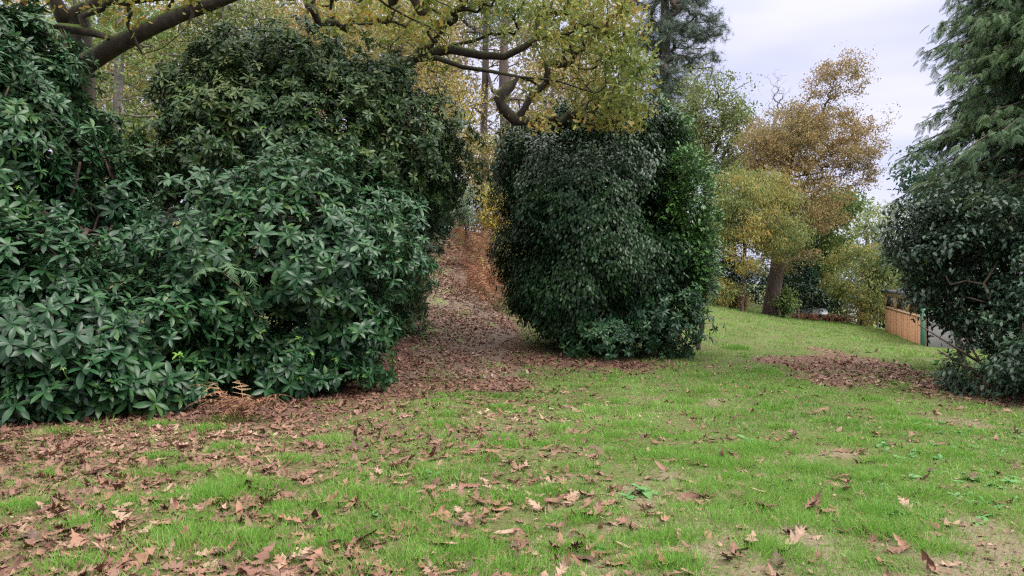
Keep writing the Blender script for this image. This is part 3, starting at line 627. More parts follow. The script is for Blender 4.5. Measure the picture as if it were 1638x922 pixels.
tree('yellow_chestnut', 'yellow leaved chestnut with long narrow leaves in front of the rust brown oak', 'tree', P(1186, HV, 27.5), P(1196, 300, 27.5),
     [blob(1195, 340, 27.3, 48, 50, 1.4), blob(1185, 400, 27.3, 45, 55, 1.4), blob(1245, 372, 27.5, 42, 42, 1.3), blob(1178, 445, 27.4, 32, 30, 1.1), blob(1175, 300, 27.6, 32, 35, 1), blob(1265, 350, 28, 30, 40, 1.1), blob(1215, 300, 28, 50, 30, 1.2), blob(1165, 340, 27.4, 26, 40, .9), blob(1160, 462, 27.3, 30, 26, .9), blob(1250, 330, 28.2, 26, 26, .9)],
     480, 55, .22, .13, M['yellow_green'], M['bark_plain'], .075, L_NARROW, group=BG, droop=.9, ex=.6)
tree('green_ash', 'soft green tree between the rust brown oak and the pale birch', 'tree', P(1312, HV, 34), P(1316, 330, 34),
     [blob(1315, 370, 34, 40, 50, 1.6), blob(1295, 415, 34, 50, 38, 1.5), blob(1335, 330, 34, 32, 30, 1.2)], 200, 70, .32, .16, M['midgreen'], M['bark_plain'], .16, group=BG, droop=.6)
tree('pale_birch', 'pale green birch with a thin crown letting the sky through', 'tree', P(1385, HV, 40), P(1388, 325, 40),
     [blob(1385, 355, 40, 42, 32, 1.6), blob(1400, 395, 40, 40, 30, 1.6), blob(1355, 390, 40, 30, 30, 1.4), blob(1430, 360, 40, 40, 36, 1.5)], 120, 30, .34, .14, M['palegreen'], M['bark_grey'], .12, group=BG)
tree('golden_sapling', 'golden chestnut sapling left of the wooden shed', 'tree', P(1378, HV, 29.5), P(1380, 400, 29.5),
     [blob(1372, 435, 29.5, 48, 45, 1.3), blob(1400, 420, 29.8, 32, 35, 1), blob(1345, 455, 29.5, 28, 25, .9), blob(1390, 490, 29.6, 32, 28, .8), blob(1412, 455, 29.9, 22, 30, .8)], 260, 44, .2, .14, M['yellow_green'], M['bark_plain'], .07, L_NARROW, group=BG, droop=.7, ex=.6)
def round_bush(name, label, cat, blobs, mat, dens, size, tmpl=L_CAM, base=None, group=None, droopy=0., rep=3, bark=None, nw=30, **kw):
    c0 = np.mean([b[0] for b in blobs], 0) if base is None else np.asarray(base, float)
    loc = (c0[0], c0[1], g1(c0[0], c0[1])); root = thing(name, label, cat, loc, group)
    p, nr = bush_points(blobs, dens, **kw); n = len(p); q = np.repeat(p, rep, 0) + rng.normal(0, size * .6, (n * rep, 3)); nn = np.repeat(nr, rep, 0)
    D = nn * .6 + np.array([0, 0, .1 - droopy]) + randv(n * rep) * .8; S, D, Nn = frame(D, np.array([0, 0, 1.]) + nn * .3 + randv(n * rep) * .4)
    acc = Acc(); acc.add(inst(*tmpl, q, S, D, Nn, size * rng.uniform(.65, 1.3, n * rep)), len(tmpl[0]), np.clip(np.repeat(vnoise(p * 1.1) * .6 + rng.random(n) * .3, rep) + rng.normal(0, .14, n * rep), 0, 1))
    V, f_, t_, at = acc.get(); child('foliage', root, V, f_, t_, mat, at); frame_wood(root, loc, blobs, nw, .04, mat=bark or M['twig']); return root
round_bush('evergreen_bush', 'dark evergreen bush in the shade behind the rust brown oak trunk', 'bush', [blob(1285, 465, 33, 45, 36, 1.4), blob(1325, 475, 33.5, 35, 30, 1.2)], M['darkgreen'], 90, .15, L_SIMPLE, group=BG)
round_bush('evergreen_bush', 'dark evergreen filling the space between laurel and yellow chestnut', 'bush', [blob(1140, 420, 30, 34, 75, 1.4), blob(1160, 460, 30, 26, 40, 1)], M['darkgreen'], 100, .15, L_SIMPLE, group=BG)
round_bush('conifer_bush', 'small blue green conifer tip above the dark evergreen bush', 'bush', [blob(1296, 435, 32.4, 14, 24, .5), blob(1142, 300, 30.5, 14, 40, .5)][:1], M['bluegreen'], 160, .13, L_NARROW, group=BG, nw=8)
round_bush('blue_conifer', 'slender blue green conifer between the laurel and the yellow chestnut', 'bush', [blob(1143, 310, 30.5, 13, 42, .5), blob(1140, 360, 30.5, 18, 40, .6)], M['bluegreen'], 160, .13, L_NARROW, group=BG, nw=10)
round_bush('yellow_green_bush', 'small yellow green bush right beside the rust brown oak trunk', 'bush', [blob(1258, 482, 29.6, 11, 22, .4)], M['midgreen'], 260, .1, L_SIMPLE, group=BG, nw=8)
round_bush('bramble_thicket', 'brown bramble thicket at the foot of the yellow chestnut', 'bush', [blob(1188, 487, 27.8, 16, 11, .5), blob(1172, 482, 28, 18, 12, .4)], M['oak_rust'], 170, .1, L_SIMPLE, group=BG, nw=16)

for (bl, mt, lab) in (([blob(1165, 455, 39, 60, 48, 1.8), blob(1225, 470, 39, 50, 40, 1.6)], 'darkgreen', 'dark background thicket behind the trunk of the yellow chestnut'), ([blob(1345, 455, 43, 60, 50, 2), blob(1290, 440, 44, 50, 60, 2)], 'olive', 'olive background thicket behind the upturned tub'),
        ([blob(1420, 450, 40, 50, 45, 1.8), blob(1475, 440, 42, 60, 60, 2)], 'midgreen', 'mid green background thicket behind the shed roof'), ([blob(1390, 480, 36, 32, 32, 1.2), blob(1420, 485, 36, 30, 30, 1.2)], 'darkgreen', 'low dark bush between the white board panel and the shed'), ([blob(1560, 430, 44, 90, 80, 2.4), blob(1660, 420, 44, 90, 90, 2.4)], 'olive', 'olive background thicket hidden behind the right shrub')):
    round_bush('background_thicket', lab, 'bush', bl, M[mt], 70, .17, L_SIMPLE, group='thickets closing the lawn', nw=30)
# ------------------------------------------------------------------ right edge: shrub, small tree, big conifer
shB = [blob(1505, 385, 11.4, 76, 58, 1.1), blob(1590, 470, 11.0, 78, 80, 1.2), blob(1515, 455, 11.3, 50, 42, .8), blob(1600, 390, 11.0, 85, 80, 1.1), blob(1560, 510, 10.9, 55, 45, .8), blob(1580, 580, 10.6, 50, 50, .7), blob(1635, 575, 10.2, 105, 95, 1.1), blob(1550, 360, 11.8, 90, 60, 1.0), blob(1660, 450, 10.6, 70, 110, 1.0)]
shr = round_bush('viburnum_shrub', 'dark many stemmed shrub with dull oval leaves on the right edge', 'bush', shB, M['shrub'], 420, .085, L_CAM, base=P(1615, 640, 10.6), droopy=.25, nw=70, amp=.2, freq=1.5, back=.8, bark=M['twig'])
acc = new_acc(); bs = P(1620, 640, 10.5)
for (u, v) in ((1500, 560), (1530, 580), (1470, 520), (1545, 540), (1580, 520), (1560, 600)):
    e_ = P(u, v, 10.7 + rng.uniform(-.4, .4)); b0 = bs + np.array([rng.uniform(-.3, .3), rng.uniform(-.2, .2), 0]); b0[2] = g1(b0[0], b0[1]) - .05
    md = (b0 + e_) / 2 + np.array([-.05, 0, .06]); tube([b0, b0 * .7 + md * .3 + (0, 0, .05), md, e_], [.03, .026, .02, .008], acc, 6)
acc_child(acc, 'low_stem', shr, M['twig'])
tree('ivy_tree', 'small teal green tree poking up between the conifer and the pale birch', 'tree', P(1545, HV, 15), P(1475, 275, 15),
     [blob(1468, 300, 15, 32, 45, .7), blob(1455, 325, 15, 32, 30, .6), blob(1500, 320, 15, 40, 45, .8), blob(1466, 248, 15, 12, 14, .25)], 130, 20, .12, .09, M['bluegreen'], M['bark_plain'], .06, L_CAM, rtip=.005)
# conifer: whorls of drooping boughs with feathery flat sprays
spr = [(-.008, 0, 0), (.008, 0, 0), (0, 1, -.3)]; sf = [0, 1, 2]; st = [3]
for k in range(9):
    y = .06 + .1 * k; ln_ = .44 * (1 - .75 * y) * (1 if k > 1 else .7)
    for s in (-1, 1):
        i0 = len(spr); zz = -.3 * y * y; spr += [(0, y - .01, zz), (s * ln_ * .5, y + .06, zz - .02), (s * ln_, y + .17, zz - .16), (s * ln_ * .45, y + .13, zz - .03), (0, y + .03, zz)]
        sf += ([i0, i0 + 1, i0 + 2, i0 + 3, i0 + 4] if s < 0 else [i0 + 4, i0 + 3, i0 + 2, i0 + 1, i0]); st.append(5)
T_SPRAY = (np.array(spr), sf, st)
cb = np.array([8.95, 12.2, 0.]); cb[2] = g1(*cb[:2]); con = thing('conifer_tree', 'tall feathery conifer with drooping boughs filling the right edge', 'tree', cb)
acc = new_acc(); H = 10.5; tube([cb + (0, 0, H * k / 12 - .2) for k in range(13)], [.2 * (1 - k / 12.6) + .01 for k in range(13)], acc, 10)
sp, sdv, srn = [], [], []
for k in range(520):
    z = .7 + (H - 1.0) * (k / 520) ** .9; az = k * 2.399 + rng.normal(0, .2); R = (2.75 * (1 - z / H) ** .7 + .25) * rng.uniform(.72, 1.12)
    if z < 2.4: R *= .8
    if z < 2.3 and math.cos(az) < .1: continue
    dv = np.array([math.cos(az), math.sin(az), 0.]); n = 7; pts = []
    for i in range(n + 1):
        f_ = i / n; pts.append(cb + np.array([0, 0, z]) + dv * R * f_ + np.array([0, 0, R * (.28 * f_ - .42 * f_ * f_)]) + rng.normal(0, .02, 3))
    tube(pts, [.03 * (1 - i / (n + .5)) * (R / 2) + .004 for i in range(n + 1)], acc, 4)
    tn = rng.random()
    for i in range(2, n + 1):
        for s in range(20):
            side = np.cross(dv, [0, 0, 1]) * rng.uniform(-1, 1); sp.append(pts[i] + rng.normal(0, .07, 3) - dv * R / n * rng.random()); sdv.append(dv * .55 + side * 1.1 + np.array([0, 0, -.45 + rng.normal(0, .3)])); srn.append(np.clip(tn * .5 + .3 * i / n + .2 * rng.random(), 0, 1))
acc_child(acc, 'trunk', con, M['bark_plain'])
sp = np.array(sp); S, D, Nn = frame(np.array(sdv), np.array([0, 0, 1.]) + randv(len(sp)) * .6)
a2 = Acc(); a2.add(inst(*T_SPRAY, sp, S, D, Nn, rng.uniform(.10, .22, len(sp))), len(T_SPRAY[0]), np.array(srn)); V, f_, t_, at = a2.get(); child('crown', con, V, f_, t_, M['conifer'], at)

# ------------------------------------------------------------------ fern fronds and bracken
def frond(base, d0, L, arch, acc, npin=16, wid=.28, rnd=None, droop=1.0):
    d0 = norm(np.asarray(d0, float)); n = npin; pts = []; hor = norm(np.array([d0[0], d0[1], 0.001])); side = np.array([-hor[1], hor[0], 0])
    el = math.asin(np.clip(d0[2], -1, 1)); p = np.asarray(base, float)
    for i in range(n + 1):
        e = el - arch * (i / n); pts.append(p); p = p + (hor * math.cos(e) + np.array([0, 0, math.sin(e)])) * L / n
    pts = np.array(pts); tg = norm(np.gradient(pts, axis=0)); nn = np.cross(side[None, :], tg)
    pos, DD, SC = [], [], []
    for i in range(2, n + 1):
        f_ = i / n; ln_ = wid * L * (math.sin(min(1, f_ * 1.6) * math.pi / 2) * (1 - f_) ** .8 + .04)
        for s in (-1, 1): pos.append(pts[i]); DD.append(side * s + tg[i] * .45 - np.array([0, 0, .25 * droop]) + rng.normal(0, .22, 3)); SC.append(ln_)
    pos = np.array(pos); S, D, Nn = frame(np.array(DD), np.repeat(nn[2:], 2, 0) + randv(len(pos)) * .55)
    T = []; tf = []; tt = []
    for k in range(6):      # a pinna: its own little leaflets
        y = k / 6; w_ = .16 * (1 - y) + .03; i0 = len(T); T += [(-w_, y + .1, 0), (0, y, 0), (w_, y + .1, 0), (0, y + .17, 0)]; tf += [i0, i0 + 1, i0 + 2, i0 + 3]; tt.append(4)
    T = np.array(T); r = rng.random(len(pos)) if rnd is None else np.clip(rnd + rng.normal(0, .12, len(pos)), 0, 1)
    acc.add(inst(T, tf, tt, pos, S, D, Nn, np.array(SC)), len(T), r)
    st_ = new_acc(); tube(pts, np.linspace(.006, .002, n + 1), st_, 3); V = np.concatenate(st_['V']); acc.V.append(V); acc.f.append(np.concatenate(st_['f']) + acc.n); acc.t.append(np.concatenate(st_['t'])); acc.r.append(np.full(len(V), .3)); acc.n += len(V)
b0 = P(358, 438, 8.35); root = thing('fern', 'green fern growing out between the left foreground rhododendrons', 'fern', (b0[0], b0[1] + .8, g1(b0[0], b0[1] + .8)))
a = new_acc(); tube([b0 + (0, 1.0, -.5), b0 + (0, .5, -.15), b0], [.01, .008, .006], a, 4); acc_child(a, 'stalk', root, M['twig'])
for (dv, L_, ar) in (((.75, -.2, .6), .62, 2.6), ((-.75, -.25, .5), .58, 2.4), ((.3, -.45, .75), .60, 2.5), ((-.3, -.5, .5), .5, 2.2)):
    ac = Acc(); frond(b0, dv, L_, ar, ac, 20, .36); V, f_, t_, at = ac.get(); child('frond', root, V, f_, t_, M['fern'], at)
def bracken(label, x, y, n, L, group, mat='bracken', lean=(0, -1), spread=.5, yellow=0, el=(.9, 2.6), arch=(.7, 1.9)):
    z = g1(x, y); root = thing('bracken_clump', label, 'fern', (x, y, z), group)
    for k in range(n):
        ac = Acc(); az = rng.uniform(0, 6.28); bx, by = x + rng.normal(0, spread), y + rng.normal(0, spread * .6); dv = np.array([math.cos(az) * .6 + lean[0], math.sin(az) * .6 + lean[1], rng.uniform(*el)])
        frond((bx, by, g1(bx, by) - .02), dv, L * rng.uniform(.7, 1.2), rng.uniform(*arch), ac, 13, .21, rng.random()); V, f_, t_, at = ac.get()
        child('frond', root, V, f_, t_, M['bracken_y'] if k < yellow else M[mat], at)
p_ = P(375, 640, 8.45); bracken('brown withered fern drooping onto the leaf litter between the bushes', p_[0], p_[1] + .15, 26, .78, 'dead bracken', lean=(-.05, -.25), spread=.12, el=(2.5, 6), arch=(1.8, 2.7))
BR = [(762, 385, 24.8, 'large pinkish orange bracken heap where the path bends left', 3), (785, 425, 22.4, 'bracken tumbling down the bank onto the right edge of the path', 1), (778, 360, 24.5, 'rust red bracken with a yellow top at the bend of the path', 6), (784, 398, 23.8, 'rust red bracken spilling onto the upper path', 0), (790, 400, 22.6, 'russet bracken against the left side of the camellia', 2), (775, 440, 21.6, 'low russet bracken at the right edge of the path', 0),
      (800, 460, 20.5, 'small brown bracken below the camellia on the path bank', 0), (760, 320, 29, 'faded bracken high on the bank behind the path bend', 3), (672, 380, 27.5, 'dull red bracken left at the head of the path', 0), (720, 350, 30, 'bracken on the slope beyond the head of the path', 0), (800, 340, 25.5, 'tall russet bracken half hidden by the camellia', 2), (766, 362, 27, 'orange brown bracken in the middle of the far path bank', 1), (775, 345, 28, 'pale russet bracken at the back of the bank by the yellow shrub', 4), (690, 372, 32, 'distant bracken left of the path beyond the hedge', 0)]
for (u, v, d, lab, ye) in BR:
    q = P(u, v, d); bracken(lab, q[0], q[1], 34, 1.2, 'dead bracken', lean=(-.08, -.25), spread=.45, yellow=ye)
round_bush('grey_green_shrub', 'pale grey green shrub at the head of the path', 'bush', [blob(728, 325, 27.5, 32, 26, .9), blob(745, 345, 27.2, 20, 20, .6)], M['greyleaf'], 160, .11, L_NARROW, nw=20)
round_bush('dark_shrub', 'small dark leafy shrub left at the head of the path', 'bush', [blob(710, 368, 26.2, 18, 30, .6)], M['darkgreen'], 200, .13, L_CAM, nw=14)
round_bush('yellow_hazel', 'yellow leaved shrub glowing behind the left edge of the camellia', 'bush', [blob(792, 320, 24, 20, 32, .7), blob(800, 360, 23.6, 16, 24, .5)], M['yellow'], 130, .11, L_SIMPLE, nw=16)
round_bush('woodland_thicket', 'dim thicket closing the view above the head of the path', 'bush', [blob(700, 270, 35, 70, 55, 1.8), blob(800, 260, 36, 70, 50, 1.8), blob(640, 250, 34, 60, 60, 1.6)], M['wood_gold'], 50, .17, L_SIMPLE, nw=60)
round_bush('woodland_thicket', 'low tangled undergrowth behind the bracken bank', 'bush', [blob(750, 335, 33, 80, 40, 1.6), blob(680, 330, 34, 60, 50, 1.6), blob(820, 330, 34, 60, 60, 1.6)], M['far_wood'], 70, .15, L_SIMPLE, nw=60)
round_bush('woodland_thicket', 'ochre undergrowth in the gap between the left bushes', 'bush', [blob(220, 250, 24, 110, 50, 1.8), blob(330, 230, 26, 90, 60, 1.8)], M['wood_gold'], 50, .15, L_SIMPLE, nw=60)

# ------------------------------------------------------------------ shed, fence panel, tub
M['cladding'] = solid('red cedar boards', (.30, .155, .08), (.46, .25, .135), 1.6, .65, (1.5, 1.5, .2))
M['beam'] = solid('pale timber', (.42, .28, .17), (.55, .38, .25), 6, .6, (2, 2, .3))
M['fascia'] = solid('dark roofing felt', (.05, .05, .055), (.10, .10, .11), 6, .7)
M['greywall'] = solid('grey render', (.20, .195, .20), (.33, .32, .325), 2.2, .9)
M['greenpost'] = solid('green paint', (.02, .09, .06), (.03, .12, .08), 6, .45)
M['white'] = solid('weathered white boards', (.48, .48, .47), (.68, .68, .67), 5, .6, (1, 1, 4))
M['plastic'] = solid('pale plastic', (.45, .46, .50), (.58, .6, .66), 3, .4)
m, t = mat_new('window glass'); b = N(t, 'ShaderNodeBsdfPrincipled'); b.inputs['Base Color'].default_value = (.10, .10, .10, 1); b.inputs['Roughness'].default_value = .12; b.inputs['Specular IOR Level'].default_value = .6
o_ = N(t, 'ShaderNodeOutputMaterial'); t.links.new(b.outputs[0], o_.inputs[0]); M['glass'] = m
P1 = np.array([11.02, 20.0, 0]); P2 = np.array([14.02, 28.0, 0]); ex_ = norm(P2 - P1); LEN = float(np.linalg.norm(P2 - P1)); ey_ = np.array([ex_[1], -ex_[0], 0]); Z = np.array([0, 0, 1.])
shed = thing('garden_shed', 'low timber clad shed with a strip of windows behind the right shrub', 'shed', (P1[0], P1[1], -.9))
mb = MB(); nb = 21
for k in range(nb):
    o = P1 + ex_ * (LEN * k / nb + .028) + Z * -1.2; dz = rng.normal(0, .004)
    mb.box(o + ey_ * rng.uniform(0, .012), ex_ * (LEN / nb - .056), ey_ * .03, Z * (1.2 + .60 + dz))
mb.child('cladding', shed, M['cladding'])
mb = MB(); mb.box(P1 + ey_ * .035 + Z * -1.2, ex_ * LEN, ey_ * .08, Z * 1.80); mb.child('wall', shed, M['beam'])
mb = MB(); mb.box(P1 + ey_ * -.01 + Z * .602, ex_ * LEN, ey_ * .1, Z * .05); mb.box(P1 + ey_ * -.012 + Z * 1.08, ex_ * LEN, ey_ * .12, Z * .085); mb.child('beam', shed, M['beam'])
nw_ = 3
for k in range(nw_):
    a0 = LEN * k / nw_; a1 = LEN * (k + 1) / nw_
    fr = MB()
    fr.box(P1 + ex_ * a0 + Z * .653, ex_ * .12, ey_ * .09, Z * .424); fr.box(P1 + ex_ * (a1 - .12) + Z * .653, ex_ * .118, ey_ * .09, Z * .424)
    fr.box(P1 + ex_ * (a0 + .12) + Z * .654 + ey_ * .003, ex_ * (a1 - a0 - .24), ey_ * .05, Z * .02); fr.box(P1 + ex_ * (a0 + .12) + Z * 1.055 + ey_ * .003, ex_ * (a1 - a0 - .24), ey_ * .05, Z * .02)
    wo = fr.child('window', shed, M['beam'])
    for (xo, wdt, ln_) in ((a1 - .125, -.1, -.38), (a0 + .125, .1, .3)):
        br = MB(); br.box(P1 + ex_ * xo + Z * .676 + ey_ * .006, ex_ * wdt, ey_ * .045, ex_ * ln_ + Z * .378)
        mesh_obj('brace', np.array(br.V) - np.array(shed.location), br.f, br.t, M['beam'], wo)
    mb = MB(); mb.box(P1 + ex_ * (a0 + .12) + ey_ * .06 + Z * .653, ex_ * (a1 - a0 - .24), ey_ * .012, Z * .426)
    V = np.array(mb.V) - np.array(shed.location); mesh_obj('pane', V, mb.f, mb.t, M['glass'], wo)
mb = MB(); mb.box(P1 + ey_ * -.12 + Z * 1.168 - ex_ * .1, ex_ * (LEN + .25), ey_ * 3.4, Z * .11); mb.child('roof', shed, M['fascia'])
mb = MB(); mb.box(P2 + ey_ * .1 + Z * -1.5 - ex_ * .1, ex_ * .1, ey_ * 3.0, Z * 2.66); mb.box(P1 + ey_ * 3.1 + Z * -1.5, ex_ * LEN, ey_ * .1, Z * 2.66); mb.child('rear_wall', shed, M['greywall'])
mb = MB(); mb.box(P1 - ex_ * .115 + ey_ * -.04 + Z * -1.0, ex_ * .105, ey_ * .11, Z * 2.0); mb.child('corner_post', shed, M['greenpost'])
mb = MB(); mb.box(P1 - ex_ * .12 + ey_ * .14 + Z * -1.2, ex_ * .1, ey_ * 2.9, Z * 2.36); mb.child('side_wall', shed, M['greywall'])
fp = P(1356, 505, 31); fp[2] = g1(fp[0], fp[1]); fpan = thing('board_fence', 'weathered white board panel standing between the sapling and the brush pile', 'fence', fp)
mb = MB()
for k in range(4): mb.box(fp + (0.0, 0, .02 + .2 * k), (.46, .1, 0), (-.005, .03, 0), (0, 0, .185))
mb.child('board_panel', fpan, M['white'])
for dx in (-.02, .46):
    mb = MB(); mb.box(fp + (dx, .035 + .1 * (dx > 0), -.1), (.07, 0, 0), (0, .07, 0), (0, 0, .98)); mb.child('post', fpan, M['bark_grey'])
for k, (u, lab) in enumerate(((1379, 'thin grey post just right of the white board panel'), (1404, 'thin grey post in the shade next to the shed'))):
    q = P(u, 505, 31.5); q[2] = g1(q[0], q[1]); a = new_acc(); tube([q - (0, 0, .2), q + (0.01, 0, .5), q + (.02, 0, 1.15)], [.04, .04, .038], a, 8)
    o = mesh_obj('fence_post', np.concatenate(a['V']), np.concatenate(a['f']), np.concatenate(a['t']), M['bark_grey'], None, None, True, loc=q); tag(o, lab, 'post', 'fence posts by the shed')
# upturned pale tub
q = P(1303, 505, 32.5); q[2] = g1(q[0], q[1]) + .12; V = []; f_ = []; t_ = []
prof = [(.52, 0), (.54, .03), (.5, .05), (.47, .16), (.42, .24), (.3, .28), (.0, .29)]
for r, z in prof:
    for k in range(20): V.append((q[0] + 1.15 * r * math.cos(k * math.pi / 10), q[1] + .7 * r * math.sin(k * math.pi / 10), q[2] + z))
for i in range(len(prof) - 1):
    for k in range(20): f_ += [i * 20 + k, i * 20 + (k + 1) % 20, (i + 1) * 20 + (k + 1) % 20, (i + 1) * 20 + k]; t_.append(4)
tub = mesh_obj('upturned_tub', V, f_, t_, M['plastic'], None, None, True, loc=q); tag(tub, 'pale grey upturned tub lying among the brush beyond the lawn', 'tub')
def brush(label, u, v, d, n, L, leafn):
    q = P(u, v, d); q[2] = g1(q[0], q[1]); root = thing('brush_pile', label, 'brush pile', q, 'brush piles beyond the lawn'); a = new_acc()
    for k in range(n):
        b0 = q + np.array([rng.normal(0, L * .4), rng.normal(0, L * .25), rng.uniform(.02, .22)]); dv = randv(1)[0] * np.array([1, .6, .35]); tube([b0 - dv * L * .5, b0 + rng.normal(0, .03, 3), b0 + dv * L * .5], [.014, .011, .004], a, 4)
    acc_child(a, 'twig_heap', root, M['twig']); ac = Acc(); leaves(ac, q + rng.normal(0, 1, (leafn, 3)) * np.array([L * .45, L * .3, .06]) + (0, 0, .1), 6, .08, .13, L_OAK); V, f_, t_, at = ac.get(); child('dead_foliage', root, V, f_, t_, M['bracken'], at)
brush('heap of cut twigs and brown leaves below the upturned tub', 1330, 512, 31, 60, .9, 70)
brush('small brown brush pile right of the rust brown oak trunk', 1286, 512, 30.4, 40, .55, 50)

# ------------------------------------------------------------------ grass, leaf litter, weeds
def scatter(n, d0, d1, power=1.0, half=.80):
    d = (d0 ** power + (d1 ** power - d0 ** power) * rng.random(n)) ** (1 / power); x = rng.uniform(-half, half + .28, n) * d + np.where(rng.random(n) < .5, 0, rng.uniform(-1, 2.2, n)); return x, d
def blocked(x, y):
    return (seg_dist(x, y, [(-9, 9.3), (-5, 9.6), (-3.2, 11), (-3, 14), (-3.2, 20)]) < .9) | (((x - 2) / 1.6) ** 2 + ((y - 16.4) / 1.2) ** 2 < 1) | ((y > 9.5) & (x < -3.5))
T_BL = (np.array([(-.5, 0, 0), (.5, 0, 0), (.38, .5, .06), (-.38, .5, .06), (0, 1, .3)]), [0, 1, 2, 3, 3, 2, 4], [4, 3])
ga = Acc()
for (n, d0, d1, h0, h1, wd, pw) in ((540000, 3.0, 7.5, .020, .068, .0042, 1.6), (370000, 7.5, 14, .026, .068, .0075, 1.5), (230000, 14, 33, .035, .075, .015, 1.6)):
    x, y = scatter(n, d0, d1, pw); L_ = litter(x, y); B = bare(x, y); cl = n2(x, y, 1.6, 13); c2 = n2(x, y, 5.5, 17)
    keep = rng.random(n) < np.clip((-.2 + 1.75 * cl) * (.0 + 1.65 * c2), .04, 1) * (1 - .86 * np.clip(L_ * 1.3, 0, 1)) * (1 - .85 * B)
    keep &= ~blocked(x, y)
    e = np.array([(x - P1[0]), (y - P1[1])]).T @ ey_[:2]; keep &= ~((e > -.03) & (y > 19)); 
    x, y, cl, c2 = x[keep], y[keep], cl[keep], c2[keep]; m_ = len(x); z = gz(x, y) - .004
    tuft = sstep(.66, .82, n2(x, y, 2.2, 41)); h = rng.uniform(h0, h1, m_) * (.5 + .7 * c2 + 1.3 * tuft)
    lx, ly = (n2(x, y, 3.1, 81) - .5) * 2.2, (n2(x, y, 3.1, 93) - .5) * 2.2; D = np.column_stack([rng.normal(0, .45, m_) + lx, rng.normal(0, .45, m_) + ly, np.ones(m_)]); S, D, Nn = frame(D, randv(m_) * np.array([1, 1, .1]))
    r = np.clip(.18 + .5 * n2(x, y, .8, 29) + rng.normal(0, .16, m_) + .12 * tuft, 0, .85); r = np.where(rng.random(m_) < .13, 1, r)
    ga.add(inst(*T_BL, np.column_stack([x, y, z]), S, D, Nn, np.column_stack([np.full(m_, wd) * rng.uniform(.7, 1.3, m_), h, h])), 5, r)
TU = [(330, 800, .14), (640, 850, .15), (690, 765, .11), (1300, 752, .10), (1180, 745, .09), (820, 715, .09), (560, 800, .12), (300, 880, .14), (980, 700, .08), (1400, 770, .09), (1100, 700, .07), (760, 880, .09), (1220, 880, .08), (1500, 880, .09), (460, 740, .09), (880, 790, .08), (700, 640, .07), (1180, 560, .12), (1395, 640, .08)]
for k in range(100): TU.append((rng.uniform(20, 1620), 640 + 270 * rng.random() ** 1.3, rng.uniform(.055, .105)))
for (u, v, h_) in TU:
    d = EYE * F / (v - HV); cx_, cy_ = (u - CU) / F * d, d; m_ = int(520 * min(1, h_ / .09)); rr = h_ * rng.uniform(.9, 1.5); ox, oy = rng.normal(0, rr, m_), rng.normal(0, rr * .8, m_); x, y = cx_ + ox, cy_ + oy; z = gz(x, y) - .004
    D = np.column_stack([rng.normal(0, .35, m_) + ox / rr * .25, rng.normal(0, .35, m_) + oy / rr * .25, np.ones(m_)]); S, D, Nn = frame(D, randv(m_) * np.array([1, 1, .1])); h = h_ * rng.uniform(.45, 1.1, m_)
    ga.add(inst(*T_BL, np.column_stack([x, y, z]), S, D, Nn, np.column_stack([np.full(m_, .0045) * rng.uniform(.7, 1.3, m_) * max(1, d / 7), h, h])), 5, np.clip(rng.normal(.5, .15, m_), 0, .85))
V, f_, t_, at = ga.get(); gr = mesh_obj('grass', V, f_, t_, M['grass'], None, at); tag(gr, 'patchy short green lawn grass with longer tufts', 'grass', kind='stuff')

r_ = np.random.default_rng(5); OAKS = [curled(lobed(), r_) for _ in range(11)] + [curled((lambda q: (q[0] - np.array([0, .5, 0]), q[1], q[2]))(strip_leaf([.01, .13, .19, .14, .01], [0, .25, .5, .78, 1], .1, 0)), r_) for _ in range(3)]; OAKLO = [curled(lobed(lo=True), r_) for _ in range(8)] + [curled((lambda q: (q[0] - np.array([0, .5, 0]), q[1], q[2]))(strip_leaf([.02, .18, .01], [0, .5, 1], .1, 0)), r_) for _ in range(3)]
def ground_frame(m_, tilt):
    nn = norm(np.array([0, 0, 1.]) + rng.normal(0, tilt, (m_, 3))); return frame(np.column_stack([rng.normal(size=(m_, 2)), rng.normal(0, tilt, m_)]), nn)
la_ = Acc()
IND = []
for (n, d0, d1, s0, s1, pw, T_) in ((30000, 3.0, 8.0, .03, .19, 1.7, OAKS), (42000, 8.0, 15, .05, .17, 1.6, OAKLO), (40000, 15, 34, .07, .16, 1.5, OAKLO)):
    x, y = scatter(n, d0, d1, pw); L_ = litter(x, y)
    bg = .085 if d0 < 14 else .02
    keep = (rng.random(n) < np.clip(L_ * .95 + bg, 0, 1)) & ~((((x - 2) / 1.4) ** 2 + ((y - 16.6) / 1.0) ** 2) < 1)
    x, y = x[keep], y[keep]; m_ = len(x); z = gz(x, y) + rng.uniform(-.004, .022, m_); s = s0 + (s1 - s0) * rng.random(m_) ** 2.2; S, D, Nn = ground_frame(m_, .25)
    k = rng.integers(0, len(T_), m_); r = np.clip(.15 + .75 * rng.random(m_) + (n2(x, y, .7, 51) - .5) * .5, 0, 1)
    ok_i = np.zeros(m_, bool)
    if d0 < 4:      # the leaves that show largest become things of their own
        vis = (np.abs(x) < .66 * y) & (y > 4.1); app = np.where(vis, s / y, 0); ok_i[np.argsort(-app)[:260]] = True
    for j in range(len(T_)):
        w_ = (k == j) & ~ok_i; la_.add(inst(*T_[j], np.column_stack([x, y, z])[w_], S[w_], D[w_], Nn[w_], s[w_]), len(T_[j][0]), r[w_])
    for i in np.nonzero(ok_i)[0]: IND.append((x[i], y[i], z[i] + .006, s[i], int(k[i]), r[i], S[i], D[i], Nn[i]))
m_ = 26000; x, y = scatter(m_, 3.2, 11, 1.6); kp = rng.random(m_) < .25 + .75 * n2(x, y, 1.4, 19); x, y = x[kp], y[kp]; m_ = len(x)      # crumbs of broken leaf
